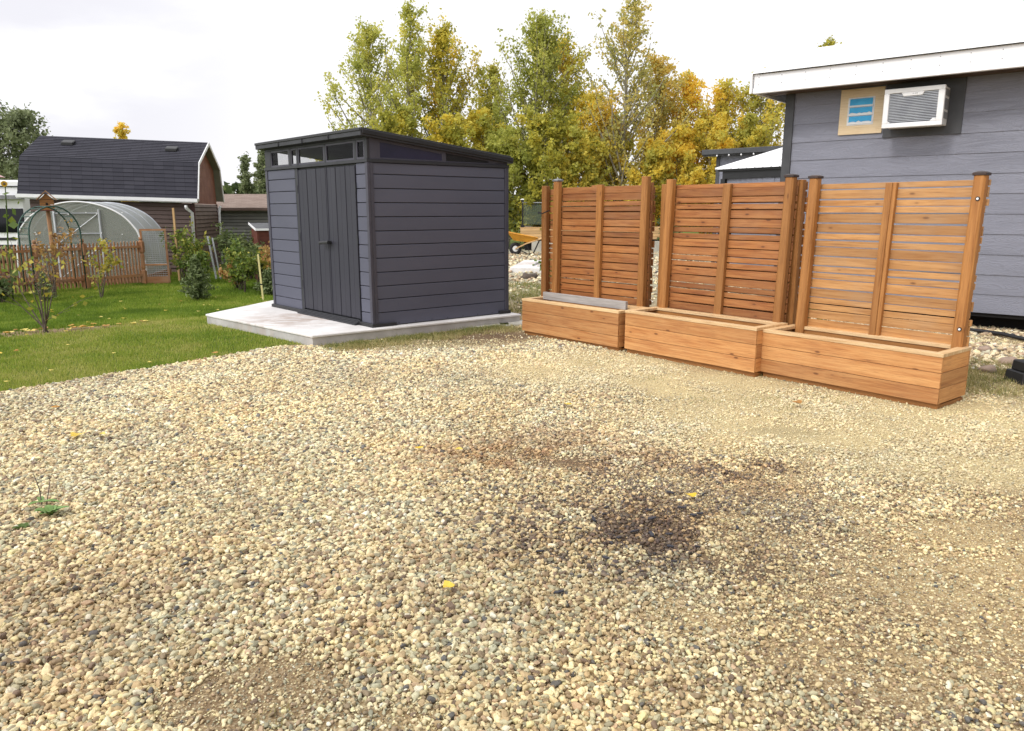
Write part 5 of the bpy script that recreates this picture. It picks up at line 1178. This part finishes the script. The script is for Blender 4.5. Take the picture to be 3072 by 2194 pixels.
bush((-8.5,20.3,-.45),.85,.5,L_yel,'fresh green bush between trellis and small spruce',stems=9,nl=1400,ls=.055,tone=.12,seed=17)
bush((-8.35,22.8,-.45),1.35,.75,L_dark,'dark green shrub against the barn shed gable wall',stems=11,nl=1900,ls=.06,tone=.5,seed=18)
bush((-7.5,21.6,-.45),1.15,.7,L_dark,'dark spruce-like shrub under the second downspout',stems=11,nl=1600,ls=.055,tone=.5,seed=19)
bush((-7.0,19.0,-.45),.75,.5,L_red,'low bush with orange-brown leaves behind the small spruce',stems=9,nl=900,ls=.06,tone=.85,seed=20)
bush((-6.75,18.6,-.45),.85,.5,L_yel,'green bush with yellowing tips left of the sapling',stems=9,nl=1100,ls=.055,tone=.15,seed=21)
bush((-6.9,20.4,-.45),1.0,.5,L_dark,'leafy green bush before the black gate',stems=10,nl=1900,ls=.06,tone=.7,seed=22)
bush((-6.45,18.04,-.45),1.35,.3,L_yel,'slim upright sapling in front of the storage bin',stems=2,nl=520,ls=.055,tone=.25,seed=23,thick=.016)
bush((-6.05,19.4,-.45),.95,.5,L_yel,'yellow-leaved shrub in front of the red-brown bin',stems=8,nl=1000,ls=.055,tone=.7,seed=24)
bush((-5.55,18.3,-.45),1.15,.45,L_red,'orange-leaved shrub beside the yellow stake',stems=7,nl=700,ls=.05,tone=.85,seed=25)
bush((-5.75,19.6,-.45),.8,.5,L_dark,'dark green bush at the corner of the charcoal shed',stems=8,nl=1300,ls=.055,tone=.6,seed=26)
bush((-9.9,23.6,-.45),1.0,.6,L_yel,'golden-leaved vine climbing at the barn downspout',stems=8,nl=900,ls=.08,tone=.75,seed=27)
bush((.9,15.2,0),.55,.5,L_yel,'low green weeds left of the rear slat screen',stems=14,nl=1100,ls=.05,tone=.2,seed=28,group='weeds behind the planters',name='weed_patch',cat='weeds')
bush((3.55,8.9,0),.35,.35,L_yel,'green weeds growing between the middle and rightmost planters',stems=9,nl=500,ls=.035,tone=.3,seed=29,group='weeds behind the planters',name='weed_patch',cat='weeds')
# sunflower
SF=thing('sunflower',(-10.75,16.3,-.45),'tall sunflower with one yellow bloom at the left edge of the photo','sunflower')
mb=MB(); mb.tube([(-10.85,16.2,-.45),(-10.8,16.2,.8),(-10.72,16.2,1.6),(-10.66,16.15,2.02)],[.018,.015,.012,.009],6); mb.build('stem',L_yel,SF)
c_=Vector((-10.655,16.12,2.05)); nd=Vector((.55,-.83,.05)).normalized(); sx_=Vector((-nd.y,nd.x,0)).normalized(); sy_=nd.cross(sx_)*-1
mb=MB()
for k in range(16):
    a=k*6.283/16; dr=sx_*math.cos(a)+sy_*math.sin(a); tg=-sx_*math.sin(a)+sy_*math.cos(a); mb.face([c_+dr*.02-tg*.01,c_+dr*.045-tg*.014,c_+dr*.07,c_+dr*.045+tg*.014,c_+dr*.02+tg*.01],[(0,0)]*5)
mb.build('petals',simple('sunflower_yellow',(.75,.45,.02)),SF); mb=MB(); mb.tube([c_-nd*.01,c_+nd*.02],[.026,.022],12); mb.build('flower_disc',M_twig,SF)
r_=np.random.default_rng(9); zs_=np.linspace(-.1,1.85,22); cc=np.stack([-10.8+.07*np.maximum(0,zs_)+r_.normal(0,.1,22),16.2+r_.normal(0,.1,22),zs_],-1); fastmesh('foliage',leaves(cc,np.full(22,.12),r_,.5,1.2)-np.array(SF.location),4,r_.random(22)*.5,L_yel,SF)
# yellow survey stake
YS=thing('marker_stake',(-5.48,16.41,-.45),'thin leaning pale yellow stake in the lawn left of the charcoal shed','stake')
f=Fr((-5.48,16.41,-.5),(1,0,0),(0,1,0),Vector((-.045,0,1)).normalized()); mb=MB(); mb.box(f,-.018,.018,-.012,.012,0,1.07); mb.build('shaft',M_stake,YS); mb=MB(); mb.box(f,-.02,.02,-.014,.014,.40,.43); mb.build('band',M_black,YS)
# far trees
tree((-20.7,60,-.5),6.1,prof_poplar(.62,.3,.05),40,5600,L_sage,'dark columnar poplar over the low building, the left one of the pair',tone=.3,seed=901,lsize=.13,group='columnar poplars beyond the low building',ascend=2.2,name='poplar_tree')
tree((-19.35,60,-.5),6.6,prof_poplar(.68,.3,.05),44,6400,L_sage,'green columnar poplar over the low building, the right and taller one of the pair',tone=.4,seed=902,lsize=.13,group='columnar poplars beyond the low building',ascend=2.2,name='poplar_tree')
tree((-29.2,45,-.5),7.1,lambda s:2.3*math.sqrt(max(.02,1-((s-.5)/.52)**2)),60,13000,L_sage,'rounded dark green tree behind the barn shed roof, far left',.13,name='leafy_tree',tone=.35,seed=903,group='trees beyond the barn shed',clump=1.8)
tree((-33.5,47,-.5),5.6,lambda s:2.4*math.sqrt(max(.02,1-((s-.5)/.52)**2)),40,8000,L_sage,'lower dark green tree cut by the left edge of the photo',.14,name='leafy_tree',tone=.25,seed=904,group='trees beyond the barn shed',clump=1.8)
tree((-23.1,46,-.5),7.0,prof_poplar(.9,.3,.2),30,3500,L_gold,'bright yellow treetop just above the barn shed ridge',tone=.5,seed=905,lsize=.12,group='trees beyond the barn shed')
# distant hedge line so the horizon is closed
def hedge():
    n=26000; x=rng.uniform(-70,75,n); top=2.4+1.4*fbm(x,x*0+3,.12,9)*2; z=rng.random(n)**.8*top-.5; y=68+rng.normal(0,1.2,n); 
    v=leaves(np.stack([x,y,z],-1),np.full(n,.5),rng); lf=np.clip(.4+rng.normal(0,.2,n),0,1)
    ob=fastmesh('distant_woods',v,4,lf,L_dark,loc=(0,68,0)); tag(ob,'distant dark green belt of trees along the horizon','woods',kind='stuff')
hedge()
# weed on the gravel
WD=thing('broadleaf_weed',(-2.35,3.6,0),'green broad-leaved weed growing through the gravel at the left','weed')
def leafblade(mb,p,d,L_,w_,curl=.3):
    d=Vector(d).normalized(); sd_=d.cross(Vector((0,0,1))).normalized(); pr=None; P_=[]
    for k in range(6):
        s_=k/5; c=Vector(p)+d*L_*s_-Vector((0,0,1))*curl*L_*s_*s_; ww=w_*math.sin(math.pi*min(1,s_*.9+.07))**.7; P_.append((c-sd_*ww+Vector((0,0,ww*.3)),c,c+sd_*ww+Vector((0,0,ww*.3))))
    for k in range(5):
        for j in (0,1): mb.face([P_[k][j],P_[k][j+1],P_[k+1][j+1],P_[k+1][j]],[(0,0)]*4)
mb=MB()
for i in range(13):
    a=i*2.4; leafblade(mb,(-2.30,3.50,.01),(math.cos(a),math.sin(a),.9+.5*random.random()),random.uniform(.07,.12),.018,.4)
for i in range(9):
    a=i*2.1; leafblade(mb,(-2.42,3.62,.03),(math.cos(a),math.sin(a)*.8,.35),random.uniform(.06,.10),.016,.3)
mb.build('leaf_rosette',simple('weed_green',(.10,.19,.04),(.17,.27,.07),.55,scale=30),WD)
mb=MB(); mb.tube([(-2.42,3.62,.0),(-2.45,3.66,.09),(-2.49,3.69,.16)],[.003,.003,.002],5); mb.tube([(-2.40,3.62,.0),(-2.40,3.68,.13)],[.003,.002],5); mb.build('stalk',M_twig,WD)
mb=MB()
for i in range(8):
    a=i*2.4; leafblade(mb,(-2.36,3.36,.01),(math.cos(a),math.sin(a),.5),random.uniform(.03,.05),.012,.3)
tag(mb.build('small_weed',L_yel),'tiny green weed just below the broad-leaved weed on the gravel','weed')
# fallen leaves
def fleaf(x,y,z,s_,rot,lf,label,group):
    mb=MB(); pts=[]; N_=10
    for k in range(N_):
        a=2*math.pi*k/N_; r2=s_*(.5+.12*math.sin(3*a)+.06*random.random()); pts.append((r2*math.cos(a)*1.15,r2*math.sin(a)))
    c=Vector((x,y,z)); vs=[c+Vector((p[0]*math.cos(rot)-p[1]*math.sin(rot),p[0]*math.sin(rot)+p[1]*math.cos(rot),.25*abs(p[0])+random.uniform(0,.12)*s_)) for p in pts]
    for k in range(N_): mb.face([c,vs[k],vs[(k+1)%N_]],[(0,0)]*3)
    o=mb.build('fallen_leaf',L_fall); at=o.data.attributes.new('lf','FLOAT','FACE'); at.data.foreach_set('value',[lf]*N_)
    return tag(o,label,'leaf',group)
FLV=[(-2.898,4.777,.075,.1,'bright yellow fallen leaf, largest on the gravel at the left'),(-2.746,4.807,.04,.3,'small yellow leaf right beside the largest gravel leaf'),(-3.467,5.494,.055,.8,'brown-orange leaf on the gravel near the lawn edge'),(-.588,4.503,.045,.0,'yellow leaf on gravel in the middle of the yard, left of the brown dirt patch'),(-.331,4.476,.045,.2,'yellow leaf at the left rim of the brown dirt patch'),(.942,3.7,.05,.0,'yellow leaf among the dark stained stones'),(-.255,2.735,.045,.1,'yellow leaf in the near middle gravel below the dark patch'),(.435,5.586,.05,.1,'yellow leaf on gravel in front of the middle planter'),(2.219,5.627,.07,1.0,'dark brown curled leaf on the sandy ground in front of the rightmost planter')]
for i,(x,y,s_,lf,lb) in enumerate(FLV): fleaf(x,y,.034,s_,i*1.3,lf,lb,'fallen leaves on the gravel')
for i in range(34):
    while True:
        y=6.2+11*random.random()**1.2; x=-random.uniform(2.8,.68*y+.3)
        l_,_=in_lawn(np.array([x]),np.array([y]))
        if l_[0] and not(-4.3<x and y>8): break
    fleaf(x,y,zg(x,y)+.04,random.uniform(.035,.065),random.random()*6,random.choice((0.1,.3,.3,.35,.8)),'small yellow fallen leaf lying on the green lawn','fallen leaves on the lawn')
for i in range(34):
    s_=random.random(); x=-6.9+s_*1.9+random.gauss(0,.1); y=9.0+s_*1.3+random.gauss(0,.14)
    fleaf(x,y,zg(x,y)+.02,random.uniform(.05,.09),random.random()*6,random.choice((.3,.6,.9)),'pale dry fallen leaf in the bare strip around the multi-stem shrub','fallen leaves in the bare strip')
rs=random.Random(5)
for i in range(26):
    x=rs.gauss(.62,.42); y=rs.gauss(3.38,.26); L_=rs.uniform(.009,.023); a=rs.random()*6.28; mb=MB()
    f=Fr((x,y,.012+rs.random()*.006),(math.cos(a),math.sin(a),rs.uniform(-.25,.25)),(-math.sin(a),math.cos(a),rs.uniform(-.2,.2)))
    mb.prism(f,[(-L_,-L_*.3),(L_*.7,-L_*.45),(L_,.1*L_),(L_*.2,L_*.5),(-L_*.8,L_*.35)],0,.007); tag(mb.build('charcoal_shard',M_char,None,bevel=.001),'flat blackened shard lying among the dark stained stones','shard','blackened shards on the gravel')
print('objects',len(bpy.data.objects))
